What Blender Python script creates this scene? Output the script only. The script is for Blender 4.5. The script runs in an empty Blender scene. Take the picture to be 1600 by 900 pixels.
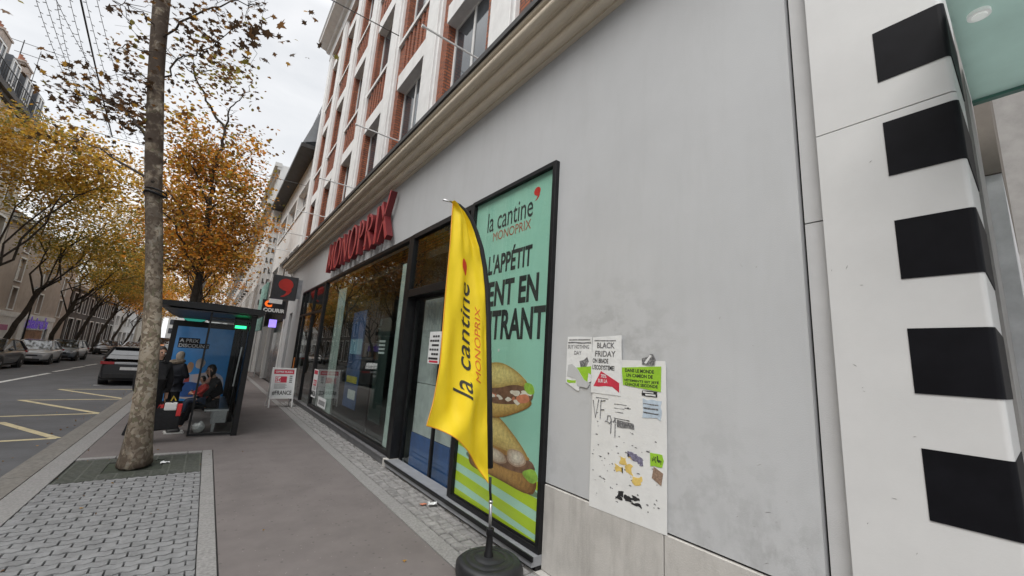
import bpy, bmesh, math, random
import numpy as np
from mathutils import Vector, Matrix, Euler, Quaternion
R = math.radians
random.seed(7)
rng = np.random.default_rng(7)
scene = bpy.context.scene
C = scene.collection

# ------------------------------------------------------------------ helpers
def srgb(r, g, b):
    f = lambda c: (c/255/12.92) if c/255 <= 0.04045 else ((c/255+0.055)/1.055)**2.4
    return (f(r), f(g), f(b))

def V(*a): return Vector(a)

def worg(o):
    l = Vector((0, 0, 0))
    while o is not None:
        l = l + o.location
        o = o.parent
    return l

def link(name, me, parent=None, label=None):
    o = bpy.data.objects.new(name, me)
    C.objects.link(o)
    if parent is not None: o.parent = parent
    if label: o['label'] = label
    return o

def thing(name, label, cat, loc=(0, 0, 0), group=None):
    o = bpy.data.objects.new(name, None)
    o.empty_display_size = 0.1
    C.objects.link(o)
    o.location = loc
    tag(o, label, cat, group)
    return o

def tag(o, label, cat, group=None):
    o['label'] = label; o['category'] = cat
    if group: o['group'] = group
    return o

def struct(o):
    o['kind'] = 'structure'
    return o

def copy_tree(o, parent=None):
    c = o.copy(); C.objects.link(c)
    if parent is not None: c.parent = parent
    for ch in list(o.children): copy_tree(ch, c)
    return c

class MB:
    def __init__(s):
        s.v = []; s.f = []; s.m = []; s.sm = []; s.cm = 0; s.smooth = False
    def add(s, verts, faces):
        n = len(s.v)
        s.v.extend([tuple(p) for p in verts])
        for f in faces:
            s.f.append(tuple(i+n for i in f)); s.m.append(s.cm); s.sm.append(s.smooth)
        return s
    def box(s, x0, x1, y0, y1, z0, z1):
        if x0 > x1: x0, x1 = x1, x0
        if y0 > y1: y0, y1 = y1, y0
        if z0 > z1: z0, z1 = z1, z0
        return s.add([(x0,y0,z0),(x1,y0,z0),(x1,y1,z0),(x0,y1,z0),(x0,y0,z1),(x1,y0,z1),(x1,y1,z1),(x0,y1,z1)],
              [(0,3,2,1),(4,5,6,7),(0,1,5,4),(1,2,6,5),(2,3,7,6),(3,0,4,7)])
    def quad(s, a, b, c, d): return s.add([a,b,c,d], [(0,1,2,3)])
    def prism(s, pts, o, ax, ay, d):
        """polygon pts (u,v) in plane o+u*ax+v*ay, thickness d along ax x ay"""
        o = Vector(o); ax = Vector(ax); ay = Vector(ay); n = ax.cross(ay).normalized()
        k = len(pts)
        ar = sum(pts[i][0]*pts[(i+1)%k][1]-pts[(i+1)%k][0]*pts[i][1] for i in range(k))
        if ar < 0: pts = pts[::-1]
        A = [o+ax*u+ay*v for u, v in pts]; B = [p+n*d for p in A]
        fs = [tuple(range(k))[::-1], tuple(range(k, 2*k))] + [(i, (i+1)%k, (i+1)%k+k, i+k) for i in range(k)]
        return s.add(A+B, fs)
    def tube(s, path, radii, n=8, caps=True):
        path = [Vector(p) for p in path]
        if not hasattr(radii, '__len__'): radii = [radii]*len(path)
        vs = []; fs = []
        ref = None
        for i, p in enumerate(path):
            t = (path[min(i+1, len(path)-1)]-path[max(i-1, 0)])
            t = t.normalized() if t.length > 1e-9 else Vector((0,0,1))
            if ref is None:
                ref = t.orthogonal().normalized()
            ref = (ref - t*ref.dot(t))
            ref = ref.normalized() if ref.length > 1e-6 else t.orthogonal().normalized()
            b = t.cross(ref)
            for k in range(n):
                a = 2*math.pi*k/n
                vs.append(p + (ref*math.cos(a)+b*math.sin(a))*radii[i])
        for i in range(len(path)-1):
            for k in range(n):
                a = i*n+k; b2 = i*n+(k+1)%n
                fs.append((a, b2, b2+n, a+n))
        if caps:
            fs.append(tuple(range(n))[::-1]); L = (len(path)-1)*n
            fs.append(tuple(range(L, L+n)))
        return s.add(vs, fs)
    def lathe(s, prof, c=(0,0,0), n=24, axis='z', sq=0.0):
        """prof (r,h); sq>0 squares the outline"""
        vs = []; fs = []
        for r, h in prof:
            for k in range(n):
                a = 2*math.pi*k/n
                ca, sa = math.cos(a), math.sin(a)
                rr = r
                if sq: rr = r*(1+sq*(1/max(abs(ca), abs(sa))-1))
                x, y = rr*ca, rr*sa
                p = (x,y,h) if axis == 'z' else ((h,x,y) if axis == 'x' else (x,h,y))
                vs.append((c[0]+p[0], c[1]+p[1], c[2]+p[2]))
        m = len(prof)
        for i in range(m-1):
            for k in range(n):
                a = i*n+k; b = i*n+(k+1)%n
                fs.append((a,b,b+n,a+n))
        fs.append(tuple(range(n))[::-1]); fs.append(tuple(range((m-1)*n, m*n)))
        return s.add(vs, fs)
    def ball(s, c, r, n=12, m=8):
        if not hasattr(r, '__len__'): r = (r,r,r)
        vs = [(c[0],c[1],c[2]-r[2])]; fs = []
        for i in range(1, m):
            p = -math.pi/2+math.pi*i/m
            for k in range(n):
                a = 2*math.pi*k/n
                vs.append((c[0]+r[0]*math.cos(p)*math.cos(a), c[1]+r[1]*math.cos(p)*math.sin(a), c[2]+r[2]*math.sin(p)))
        vs.append((c[0],c[1],c[2]+r[2])); L = len(vs)-1
        for k in range(n):
            fs.append((0, 1+(k+1)%n, 1+k)); fs.append((L, L-n+k, L-n+(k+1)%n))
        for i in range(m-2):
            for k in range(n):
                a = 1+i*n+k; b = 1+i*n+(k+1)%n
                fs.append((a,b,b+n,a+n))
        return s.add(vs, fs)
    def build(s, name, mats, parent=None, label=None, smooth=False, bevel=0, seg=2, world=True, solid=0):
        me = bpy.data.meshes.new(name)
        org = worg(parent) if (world and parent is not None) else Vector((0,0,0))
        me.from_pydata([(p[0]-org.x, p[1]-org.y, p[2]-org.z) for p in s.v], [], s.f)
        if not isinstance(mats, (list, tuple)): mats = [mats]
        for m in mats: me.materials.append(m)
        me.polygons.foreach_set('material_index', s.m)
        me.polygons.foreach_set('use_smooth', [bool(smooth or q) for q in s.sm])
        me.update()
        if bevel:
            bm = bmesh.new(); bm.from_mesh(me)
            bmesh.ops.remove_doubles(bm, verts=bm.verts, dist=1e-5)
            es = [e for e in bm.edges if len(e.link_faces) == 2 and e.calc_face_angle(0) > 0.6]
            bmesh.ops.bevel(bm, geom=es, offset=bevel, segments=seg, affect='EDGES', profile=0.6, clamp_overlap=True)
            bm.to_mesh(me); bm.free()
            if smooth:
                me.polygons.foreach_set('use_smooth', [True]*len(me.polygons))
        return link(name, me, parent, label)

def sharp(o, ang=35):
    me = o.data
    try: me.set_sharp_from_angle(angle=R(ang))
    except Exception: pass
    return o

# ------------------------------------------------------------------ materials
_M = {}
def mat(name, col, rough=0.7, var=0.12, scale=6.0, bump=0.0, bscale=60.0, metal=0.0, col2=None, fac=(0.35, 0.65),
        spec=0.5, coat=0.0, emit=None, estr=0.0, stretch=None, rvar=0.0, dirt=0.0, dirtcol=(0.06,0.055,0.05), dscale=1.3, alpha=1.0, transl=0.0, sss=0.0, dstretch=None, spots=0, smudge=None):
    if name in _M: return _M[name]
    m = bpy.data.materials.new(name); m.use_nodes = True
    nt = m.node_tree; N = nt.nodes; L = nt.links
    b = N['Principled BSDF']
    tc = N.new('ShaderNodeTexCoord'); vec = tc.outputs['Object']
    if stretch:
        mp = N.new('ShaderNodeMapping'); mp.inputs['Scale'].default_value = stretch
        L.new(vec, mp.inputs['Vector']); vec = mp.outputs['Vector']
    nz = N.new('ShaderNodeTexNoise'); nz.inputs['Scale'].default_value = scale; nz.inputs['Detail'].default_value = 5; nz.inputs['Roughness'].default_value = .62
    L.new(vec, nz.inputs['Vector'])
    cr = N.new('ShaderNodeValToRGB')
    c2 = col2 if col2 else tuple(min(1, c*(1+var)) for c in col)
    c1 = col if col2 else tuple(c*(1-var) for c in col)
    cr.color_ramp.elements[0].position = fac[0]; cr.color_ramp.elements[0].color = (*c1, 1)
    cr.color_ramp.elements[1].position = fac[1]; cr.color_ramp.elements[1].color = (*c2, 1)
    L.new(nz.outputs['Fac'], cr.inputs['Fac'])
    out = cr.outputs['Color']
    if dirt > 0:
        n2 = N.new('ShaderNodeTexNoise'); n2.inputs['Scale'].default_value = dscale; n2.inputs['Detail'].default_value = 8; n2.inputs['Roughness'].default_value = .7
        dv = tc.outputs['Object']
        if dstretch:
            m2 = N.new('ShaderNodeMapping'); m2.inputs['Scale'].default_value = dstretch; L.new(dv, m2.inputs['Vector']); dv = m2.outputs['Vector']
        L.new(dv, n2.inputs['Vector'])
        r2 = N.new('ShaderNodeValToRGB')
        r2.color_ramp.elements[0].position = .48; r2.color_ramp.elements[0].color = (0,0,0,1)
        r2.color_ramp.elements[1].position = .78; r2.color_ramp.elements[1].color = (dirt,dirt,dirt,1)
        L.new(n2.outputs['Fac'], r2.inputs['Fac'])
        mx = N.new('ShaderNodeMix'); mx.data_type = 'RGBA'
        L.new(r2.outputs['Color'], mx.inputs['Factor']); L.new(out, mx.inputs['A']); mx.inputs['B'].default_value = (*dirtcol, 1)
        out = mx.outputs['Result']
    if spots:      # trodden gum and small pale flecks
        for sc_, th, colr, keep in ((7.0, .045, tuple(c*.45 for c in col), .55), (11.0, .028, tuple(min(1,c*2.6) for c in col), .8)):
            vo = N.new('ShaderNodeTexVoronoi'); vo.voronoi_dimensions = '2D'; vo.inputs['Scale'].default_value = sc_; L.new(tc.outputs['Object'], vo.inputs['Vector'])
            lt = N.new('ShaderNodeMapRange'); lt.inputs['From Min'].default_value = th*2.2; lt.inputs['From Max'].default_value = th*1.2; L.new(vo.outputs['Distance'], lt.inputs['Value'])
            sp = N.new('ShaderNodeSeparateColor'); L.new(vo.outputs['Color'], sp.inputs[0])
            gt = N.new('ShaderNodeMath'); gt.operation = 'GREATER_THAN'; gt.inputs[1].default_value = keep; L.new(sp.outputs[0], gt.inputs[0])
            mm = N.new('ShaderNodeMath'); mm.operation = 'MULTIPLY'; L.new(lt.outputs['Result'], mm.inputs[0]); L.new(gt.outputs[0], mm.inputs[1])
            m4 = N.new('ShaderNodeMath'); m4.operation = 'MULTIPLY'; m4.inputs[1].default_value = spots; L.new(mm.outputs[0], m4.inputs[0])
            mx = N.new('ShaderNodeMix'); mx.data_type = 'RGBA'; L.new(m4.outputs[0], mx.inputs['Factor']); L.new(out, mx.inputs['A']); mx.inputs['B'].default_value = (*colr,1)
            out = mx.outputs['Result']
    if smudge:     # grime left round old posters: patchy, centred on a place of the wall
        for c_, rad_, amt, sc_ in smudge:
            dn = N.new('ShaderNodeVectorMath'); dn.operation = 'DISTANCE'; dn.inputs[1].default_value = c_; L.new(tc.outputs['Object'], dn.inputs[0])
            d1 = N.new('ShaderNodeMapRange'); d1.inputs['From Min'].default_value = rad_; d1.inputs['From Max'].default_value = rad_*.25; L.new(dn.outputs['Value'], d1.inputs['Value'])
            mpp = N.new('ShaderNodeMapping'); mpp.inputs['Scale'].default_value = sc_; L.new(tc.outputs['Object'], mpp.inputs['Vector'])
            nn = N.new('ShaderNodeTexNoise'); nn.inputs['Scale'].default_value = 1.0; nn.inputs['Detail'].default_value = 7; nn.inputs['Roughness'].default_value = .65; L.new(mpp.outputs['Vector'], nn.inputs['Vector'])
            d2 = N.new('ShaderNodeMapRange'); d2.inputs['From Min'].default_value = .47; d2.inputs['From Max'].default_value = .60; L.new(nn.outputs['Fac'], d2.inputs['Value'])
            mm = N.new('ShaderNodeMath'); mm.operation = 'MULTIPLY'; L.new(d1.outputs['Result'], mm.inputs[0]); L.new(d2.outputs['Result'], mm.inputs[1])
            m4 = N.new('ShaderNodeMath'); m4.operation = 'MULTIPLY'; m4.inputs[1].default_value = amt; L.new(mm.outputs[0], m4.inputs[0])
            mx = N.new('ShaderNodeMix'); mx.data_type = 'RGBA'; L.new(m4.outputs[0], mx.inputs['Factor']); L.new(out, mx.inputs['A']); mx.inputs['B'].default_value = (.2,.198,.195,1)
            out = mx.outputs['Result']
    L.new(out, b.inputs['Base Color'])
    b.inputs['Roughness'].default_value = rough
    if rvar:
        mr = N.new('ShaderNodeMapRange'); mr.inputs['To Min'].default_value = max(0.02, rough-rvar); mr.inputs['To Max'].default_value = min(1, rough+rvar)
        L.new(nz.outputs['Fac'], mr.inputs['Value']); L.new(mr.outputs['Result'], b.inputs['Roughness'])
    b.inputs['Metallic'].default_value = metal
    b.inputs['Specular IOR Level'].default_value = spec
    b.inputs['Coat Weight'].default_value = coat
    if coat: b.inputs['Coat Roughness'].default_value = 0.05
    if sss: 
        b.inputs['Subsurface Weight'].default_value = sss; b.inputs['Subsurface Radius'].default_value = (.02,.008,.004)
    if emit:
        b.inputs['Emission Color'].default_value = (*emit, 1); b.inputs['Emission Strength'].default_value = estr
    if bump:
        n3 = N.new('ShaderNodeTexNoise'); n3.inputs['Scale'].default_value = bscale; n3.inputs['Detail'].default_value = 4
        L.new(vec, n3.inputs['Vector'])
        bp = N.new('ShaderNodeBump'); bp.inputs['Strength'].default_value = bump; bp.inputs['Distance'].default_value = 0.01
        L.new(n3.outputs['Fac'], bp.inputs['Height']); L.new(bp.outputs['Normal'], b.inputs['Normal'])
    if transl:
        tr = N.new('ShaderNodeBsdfTranslucent'); L.new(out, tr.inputs['Color'])
        ms = N.new('ShaderNodeMixShader'); ms.inputs['Fac'].default_value = transl
        L.new(b.outputs['BSDF'], ms.inputs[1]); L.new(tr.outputs['BSDF'], ms.inputs[2])
        L.new(ms.outputs['Shader'], N['Material Output'].inputs['Surface'])
    _M[name] = m
    return m

def glass(name, tint=(0.75, 0.85, 0.82), refl=1.0, rough=0.0, ior=1.5, wav=0.0):
    """thin pane: fresnel mirror over a tinted see-through sheet"""
    if name in _M: return _M[name]
    m = bpy.data.materials.new(name); m.use_nodes = True
    nt = m.node_tree; N = nt.nodes; L = nt.links
    N.remove(N['Principled BSDF'])
    lw = N.new('ShaderNodeLayerWeight'); lw.inputs['Blend'].default_value = .5      # same on both sides of the pane
    fp = N.new('ShaderNodeMath'); fp.operation = 'POWER'; fp.inputs[1].default_value = 4.2
    L.new(lw.outputs['Facing'], fp.inputs[0])
    f0 = ((ior-1)/(ior+1))**2
    fr = N.new('ShaderNodeMapRange'); fr.inputs['To Min'].default_value = f0; fr.inputs['To Max'].default_value = 1.0
    L.new(fp.outputs[0], fr.inputs['Value'])
    tp = N.new('ShaderNodeBsdfTransparent'); tp.inputs['Color'].default_value = (*tint, 1)
    gl = N.new('ShaderNodeBsdfGlossy'); gl.inputs['Roughness'].default_value = rough; gl.inputs['Color'].default_value = (refl,refl,refl,1)
    tc = N.new('ShaderNodeTexCoord')
    nz = N.new('ShaderNodeTexNoise'); nz.inputs['Scale'].default_value = 0.9; nz.inputs['Detail'].default_value = 2
    L.new(tc.outputs['Object'], nz.inputs['Vector'])
    bp = N.new('ShaderNodeBump'); bp.inputs['Strength'].default_value = 0.05+wav; bp.inputs['Distance'].default_value = 0.02
    L.new(nz.outputs['Fac'], bp.inputs['Height']); L.new(bp.outputs['Normal'], gl.inputs['Normal'])
    mu = N.new('ShaderNodeMath'); mu.operation = 'MULTIPLY'; mu.inputs[1].default_value = .68; mu.use_clamp = True
    L.new(fr.outputs['Result'], mu.inputs[0])
    ms = N.new('ShaderNodeMixShader')
    L.new(mu.outputs[0], ms.inputs['Fac']); L.new(tp.outputs['BSDF'], ms.inputs[1]); L.new(gl.outputs['BSDF'], ms.inputs[2])
    L.new(ms.outputs['Shader'], N['Material Output'].inputs['Surface'])
    _M[name] = m
    return m

def brickmat(name, c1, c2, mortar, w=0.22, h=0.065, axes='yz', bump=0.6, mort=0.010):
    if name in _M: return _M[name]
    m = bpy.data.materials.new(name); m.use_nodes = True
    nt = m.node_tree; N = nt.nodes; L = nt.links; b = N['Principled BSDF']
    tc = N.new('ShaderNodeTexCoord'); sx = N.new('ShaderNodeSeparateXYZ'); cx = N.new('ShaderNodeCombineXYZ')
    L.new(tc.outputs['Object'], sx.inputs[0])
    ad = N.new('ShaderNodeMath'); ad.operation = 'ADD'
    L.new(sx.outputs['X'], ad.inputs[0]); L.new(sx.outputs['Y'], ad.inputs[1])
    L.new(ad.outputs[0], cx.inputs['X']); L.new(sx.outputs['Z'], cx.inputs['Y'])
    bt = N.new('ShaderNodeTexBrick'); bt.inputs['Scale'].default_value = 1.0
    bt.inputs['Brick Width'].default_value = w; bt.inputs['Row Height'].default_value = h; bt.inputs['Mortar Size'].default_value = mort
    bt.inputs['Color1'].default_value = (*c1,1); bt.inputs['Color2'].default_value = (*c2,1); bt.inputs['Mortar'].default_value = (*mortar,1)
    bt.inputs['Bias'].default_value = 0.0
    L.new(cx.outputs[0], bt.inputs['Vector'])
    nz = N.new('ShaderNodeTexNoise'); nz.inputs['Scale'].default_value = 1.7; nz.inputs['Detail'].default_value = 6
    L.new(tc.outputs['Object'], nz.inputs['Vector'])
    mr = N.new('ShaderNodeMapRange'); mr.inputs['To Min'].default_value = .65; mr.inputs['To Max'].default_value = 1.3
    L.new(nz.outputs['Fac'], mr.inputs['Value'])
    mx = N.new('ShaderNodeMix'); mx.data_type = 'RGBA'; mx.blend_type = 'MULTIPLY'; mx.inputs['Factor'].default_value = 1
    L.new(bt.outputs['Color'], mx.inputs['A']); L.new(mr.outputs['Result'], mx.inputs['B'])
    L.new(mx.outputs['Result'], b.inputs['Base Color']); b.inputs['Roughness'].default_value = .85
    bp = N.new('ShaderNodeBump'); bp.inputs['Strength'].default_value = bump; bp.inputs['Distance'].default_value = 0.01; bp.invert = True
    L.new(bt.outputs['Fac'], bp.inputs['Height']); L.new(bp.outputs['Normal'], b.inputs['Normal'])
    _M[name] = m
    return m

# ------------------------------------------------------------------ lettering
def text_mesh(s, bold=0.0, depth=0.0):
    cu = bpy.data.curves.new('lettering', 'FONT'); cu.body = s; cu.size = 1.0
    cu.offset = bold; cu.resolution_u = 3; cu.align_x = 'LEFT'
    ob = bpy.data.objects.new('lettering', cu); C.objects.link(ob)
    dg = bpy.context.evaluated_depsgraph_get(); dg.update()
    me = bpy.data.meshes.new_from_object(ob.evaluated_get(dg))
    vs = [tuple(v.co) for v in me.vertices]; fs = [tuple(p.vertices) for p in me.polygons]
    bpy.data.objects.remove(ob); bpy.data.curves.remove(cu); bpy.data.meshes.remove(me)
    return vs, fs

def text_uv(s, u0, v0, w, h, bold=0.0, shear=0.0):
    """flat lettering fitted into the (u,v) box"""
    vs, fs = text_mesh(s, bold)
    xs = [p[0] for p in vs]; ys = [p[1] for p in vs]
    x0, x1, y0, y1 = min(xs), max(xs), min(ys), max(ys)
    out = [(u0+(p[0]-x0)/(x1-x0)*w + shear*(p[1]-y0)/(y1-y0)*h, v0+(p[1]-y0)/(y1-y0)*h) for p in vs]
    return out, fs

def lay(mb, uv, fs, o, ax, ay, lift=0.0015):
    o = Vector(o); ax = Vector(ax); ay = Vector(ay); n = ax.cross(ay).normalized()
    mb.add([o+ax*u+ay*v+n*lift for u, v in uv], fs)

def lettering(name, s, m, parent, o, ax, ay, u0, v0, w, h, bold=0.0, lift=0.0015, label=None):
    mb = MB(); uv, fs = text_uv(s, u0, v0, w, h, bold)
    lay(mb, uv, fs, o, ax, ay, lift)
    return mb.build(name, m, parent, label)

FX = ((0,-1,0), (0,0,1))    # lies on a front that faces the road from the shop side
FY = ((1,0,0), (0,0,1))     # faces the camera down the pavement
FO = ((0,1,0), (0,0,1))     # fronts on the far side

def wall_grid(mb, x, y0, y1, z0, z1, ops, depth, back=True):
    """front at plane x with openings (ya,yb,za,zb); reveals run to x+depth"""
    ys = sorted({y0, y1, *[o[0] for o in ops], *[o[1] for o in ops]}); zs = sorted({z0, z1, *[o[2] for o in ops], *[o[3] for o in ops]})
    for i in range(len(ys)-1):
        for j in range(len(zs)-1):
            cy = (ys[i]+ys[i+1])/2; cz = (zs[j]+zs[j+1])/2
            if any(o[0] < cy < o[1] and o[2] < cz < o[3] for o in ops): continue
            mb.quad((x,ys[i],zs[j]), (x,ys[i+1],zs[j]), (x,ys[i+1],zs[j+1]), (x,ys[i],zs[j+1]))
    X = x+depth
    for a, b, c, d in ops:
        mb.quad((x,a,c),(x,a,d),(X,a,d),(X,a,c)); mb.quad((x,b,c),(X,b,c),(X,b,d),(x,b,d))
        mb.quad((x,a,d),(x,b,d),(X,b,d),(X,a,d)); mb.quad((x,a,c),(X,a,c),(X,b,c),(x,b,c))

def frame(mb, x0, x1, ya, yb, za, zb, t, mull=(), trans=()):
    mb.box(x0,x1,ya,ya+t,za,zb); mb.box(x0,x1,yb-t,yb,za,zb)
    mb.box(x0,x1,ya+t,yb-t,za,za+t); mb.box(x0,x1,ya+t,yb-t,zb-t,zb)
    for y in mull: mb.box(x0+.002,x1-.002,y-t/2,y+t/2,za+t,zb-t)
    for z in trans: mb.box(x0+.003,x1-.003,ya+t,yb-t,z-t/2,z+t/2)
SUN_E, SKY_H, SKY_Z, EXPO = 1.5, 6.0, 20.0, 0.82
# ------------------------------------------------------------------ palette
M_asph_w = mat('pavement asphalt', (0.135,0.119,0.115), .9, .10, 2.2, bump=.22, bscale=190, dirt=.4, dirtcol=(.075,.066,.064), dscale=.45, spots=.55)
M_asph_r = mat('road asphalt', (0.088,0.089,0.094), .88, .14, 1.5, bump=.25, bscale=160, dirt=.3, dirtcol=(.05,.05,.053), dscale=.35)
M_gran = mat('granite strip', (0.215,0.21,0.205), .8, .22, 40, bump=.25, bscale=120, dirt=.4, dirtcol=(.14,.135,.13), dscale=2.0)
M_kerb = mat('kerb granite', (0.155,0.146,0.132), .85, .22, 18, bump=.3, bscale=90, dirt=.55, dirtcol=(.1,.085,.07), dscale=1.2)
M_paver = mat('grey paving block', (0.185,0.187,0.19), .85, .2, 7, bump=.3, bscale=150, dirt=.35, dirtcol=(.15,.15,.15), dscale=1.1)
M_joint = mat('dirty sand joint', (0.035,0.034,0.032), .95, .3, 30)
M_sett = mat('granite sett', (0.21,0.205,0.2), .8, .3, 9, bump=.4, bscale=80)
M_soil = mat('dark mossy soil', (0.03,0.035,0.026), .95, .4, 12, bump=.6, bscale=60, dirt=.6, dirtcol=(.035,.055,.02), dscale=3)
M_iron = mat('dark cast iron', (0.07,0.075,0.064), .7, .3, 20, bump=.3, bscale=60, dirt=.7, dirtcol=(.05,.06,.035), dscale=4)
M_white_line = mat('worn white road paint', (0.62,0.62,0.6), .8, .12, 14, dirt=.85, dirtcol=(.16,.16,.16), dscale=5)
M_yel_line = mat('worn yellow road paint', (0.50,0.43,0.26), .8, .12, 14, dirt=.8, dirtcol=(.16,.15,.13), dscale=5)
M_wall = mat('light grey rendered panel', (0.455,0.464,0.472), .75, .03, 1.2, bump=.12, bscale=140, dirt=.25, dirtcol=(.33,.33,.325), dscale=1.6, dstretch=(1,2.2,.35), smudge=[((-.0,-8.75,1.95),.75,.30,(1,5,7)),((0,-9.4,.9),.9,.22,(1,6,6)),((0,-9.9,.75),.5,.3,(1,8,5)),((0,-7.9,.8),.6,.2,(1,6,6))])
M_wall2 = mat('off-white render', (0.50,0.50,0.50), .8, .05, 3, bump=.2, bscale=160, dirt=.18, dirtcol=(.4,.4,.4), dscale=.8)
M_plinth = mat('pale concrete plinth', (0.455,0.44,0.415), .85, .07, 4, bump=.2, bscale=90, dirt=.65, dirtcol=(.22,.205,.19), dscale=1.7, dstretch=(1,3,.6))
M_seam = mat('dark joint', (0.02,0.02,0.02), .9, .2)
M_corn = mat('beige moulded cornice', (0.70,0.62,0.50), .8, .04, 2, bump=.03, bscale=60, dirt=.12, dirtcol=(.25,.21,.17), dscale=1.4)
M_zinc = mat('dark zinc flashing', (0.035,0.033,0.032), .55, .3, 6)
M_black = mat('black anodised frame', (0.009,0.009,0.010), .4, .25, 10, spec=.3)
M_black_matt = mat('matt black paint', (0.010,0.010,0.012), .6, .2, 10)
M_alu = mat('grey aluminium sill', (0.33,0.34,0.36), .45, .1, 8, metal=.4)
M_white = mat('white paint', (0.72,0.72,0.71), .6, .05, 4, bump=.05, bscale=80, dirt=.45, dirtcol=(.42,.41,.39), dscale=2.0, dstretch=(1,1,.3))
M_pil = mat('white pillar coating', (0.58,0.58,0.575), .45, .03, 3, bump=.04, bscale=120, dirt=.14, dirtcol=(.46,.45,.43), dscale=1.2)
M_pilblk = mat('black pillar panel', (0.006,0.006,0.008), .55, .2, 8, spec=.12)
M_brick = brickmat('red brown brick', (0.40,0.125,0.055), (0.28,0.082,0.038), (0.09,0.055,0.045), .22, .068, bump=.9, mort=.012)
M_glass = glass('shop glass', (.87,.915,.90), .95, .0, 1.5)
M_glass_sh = glass('shelter glass', (.62,.66,.66), .9, .0, 1.45)
M_winglass = mat('upper window glass', (0.05,0.06,0.07), .06, .3, 1.2, spec=.9)
M_farglass = mat('far window glass', (0.04,0.045,0.055), .12, .4, 2.0, spec=.7)
M_red = mat('red letter', (0.36,0.02,0.03), .4, .08, 5, coat=.15)
M_redside = mat('deep red letter side', (0.13,0.010,0.014), .5, .1, 5)
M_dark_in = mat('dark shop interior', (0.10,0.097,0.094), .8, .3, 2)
M_floor_in = mat('shop floor tile', (0.16,0.16,0.16), .35, .15, 3)
M_steel = mat('brushed steel', (0.5,0.5,0.5), .35, .1, 30, metal=.9)
M_paper = mat('white paper', (0.66,0.67,0.67), .8, .07, 12, bump=.5, bscale=14, dirt=.3, dirtcol=(.5,.5,.49), dscale=6)
M_ink = mat('black ink', (0.018,0.018,0.02), .7, .2, 30)
M_ink_w = mat('worn grey ink', (0.09,0.09,0.095), .8, .3, 60, col2=(.4,.4,.4), fac=(.45,.75))
M_redp = mat('red print', (0.50,0.03,0.06), .6, .1, 20)
M_green = mat('lime green print', (0.27,0.50,0.03), .6, .08, 20)
M_bluep = mat('pale blue print', (0.42,0.5,0.58), .7, .12, 30)
M_yelp = mat('faded yellow print', (0.62,0.45,0.13), .7, .15, 30)
M_brown = mat('brown print', (0.25,0.17,0.12), .7, .35, 60)

# ------------------------------------------------------------------ ground
def strip(name, m, x0, x1, y0, y1, z1, th=.05, bevel=0):
    return struct(MB().box(x0,x1,y0,y1,z1-th,z1).build(name, m, bevel=bevel))
ZR = -0.13
struct(MB().box(-260,260,-60,420,ZR-.3,ZR).build('road', M_asph_r))
strip('pavement_base', M_joint, -1.52, 2.9, -8, 200, -.03, .09)
g = MB()
g.box(.365,2.02,-8,200,-.04,0); g.box(-1.25,.365,8.77,200,-.04,0)
struct(g.build('pavement', M_asph_w))
k = MB(); y = -6.0
while y < 120:
    L = .98 if y < 30 else 9.98
    k.add([(-1.80,y,ZR-.05),(-1.505,y,ZR-.05),(-1.505,y,.0),(-1.70,y,-.004),(-1.80,y,-.03),(-1.80,y+L,ZR-.05),(-1.505,y+L,ZR-.05),(-1.505,y+L,.0),(-1.70,y+L,-.004),(-1.80,y+L,-.03)],
          [(4,3,2,1,0),(5,6,7,8,9),(0,1,6,5),(1,2,7,6),(2,3,8,7),(3,4,9,8),(4,0,5,9)])
    y += L+.012
struct(k.build('kerb', M_kerb))
k = MB(); y = -6.0
while y < 60:
    L = .52; k.box(-1.495,-1.258,y,y+L,-.05,.003+random.uniform(-.001,.001)); y += L+.008
y = -6.0
while y < 60:
    L = random.uniform(.75,1.1); k.box(2.03,2.20,y,y+L,-.05,.004); y += L+.006
y = -3.0
while y < 8.7:
    L = .44; k.box(.218,.352,y,min(y+L,8.755),-.05,.004); y += L+.006
x = -1.25
while x < .2:
    k.box(x,min(x+.42,.212),8.63,8.755,-.05,.004); x += .427
struct(k.build('granite_border', M_gran, bevel=.004, seg=1))
# far pavement and its kerb
strip('far_pavement', M_asph_w, -12.6, -9.75, -8, 200, -.004, .12)
strip('far_kerb', M_kerb, -9.74, -9.5, -8, 200, 0, .13)

# zigzag interlocking paving
pv = MB(); px, py = .1995, .0995
zig = [0, .018, -.018, .018, -.018, 0]
nx, ny = 8, 108
for j in range(ny):
    y0 = -3.36+j*py
    for i in range(-1, nx):
        x0 = -1.25+i*px+(px/2 if j % 2 else 0)
        gp = .0045
        def edge(yb, sgn):
            pts = []
            for q in range(5):
                u = q/4
                xx = x0+gp+(px-2*gp)*u
                ph = (xx+1.25)/px*2
                tri = abs((ph % 1)-.5)*4-1
                pts.append((xx, yb+tri*.014))
            return pts
        lo = edge(y0+gp, 0); hi = edge(y0+py-gp, 0)
        if lo[0][0] < -1.255 or lo[-1][0] > .216:
            lo = [(min(max(a,-1.25),.21),b) for a,b in lo]; hi = [(min(max(a,-1.25),.21),b) for a,b in hi]
            if lo[-1][0]-lo[0][0] < .03: continue
        zt = random.uniform(-.0035,.0035); tx = random.uniform(-.008,.008)
        poly = lo+hi[::-1]; kk = len(poly)
        cx = sum(p[0] for p in poly)/kk; cy = sum(p[1] for p in poly)/kk
        top = [(cx+(a-cx)*.965, cy+(b-cy)*.93, .002+zt+tx*(a-cx)) for a,b in poly]
        bot = [(a,b,-.012+zt) for a,b in poly]; base = [(a,b,-.03) for a,b in poly]
        pv.add(top+bot+base, [tuple(range(kk))]+[(kk+q,kk+(q+1)%kk,(q+1)%kk,q) for q in range(kk)]+[(2*kk+q,2*kk+(q+1)%kk,kk+(q+1)%kk,kk+q) for q in range(kk)])
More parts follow.
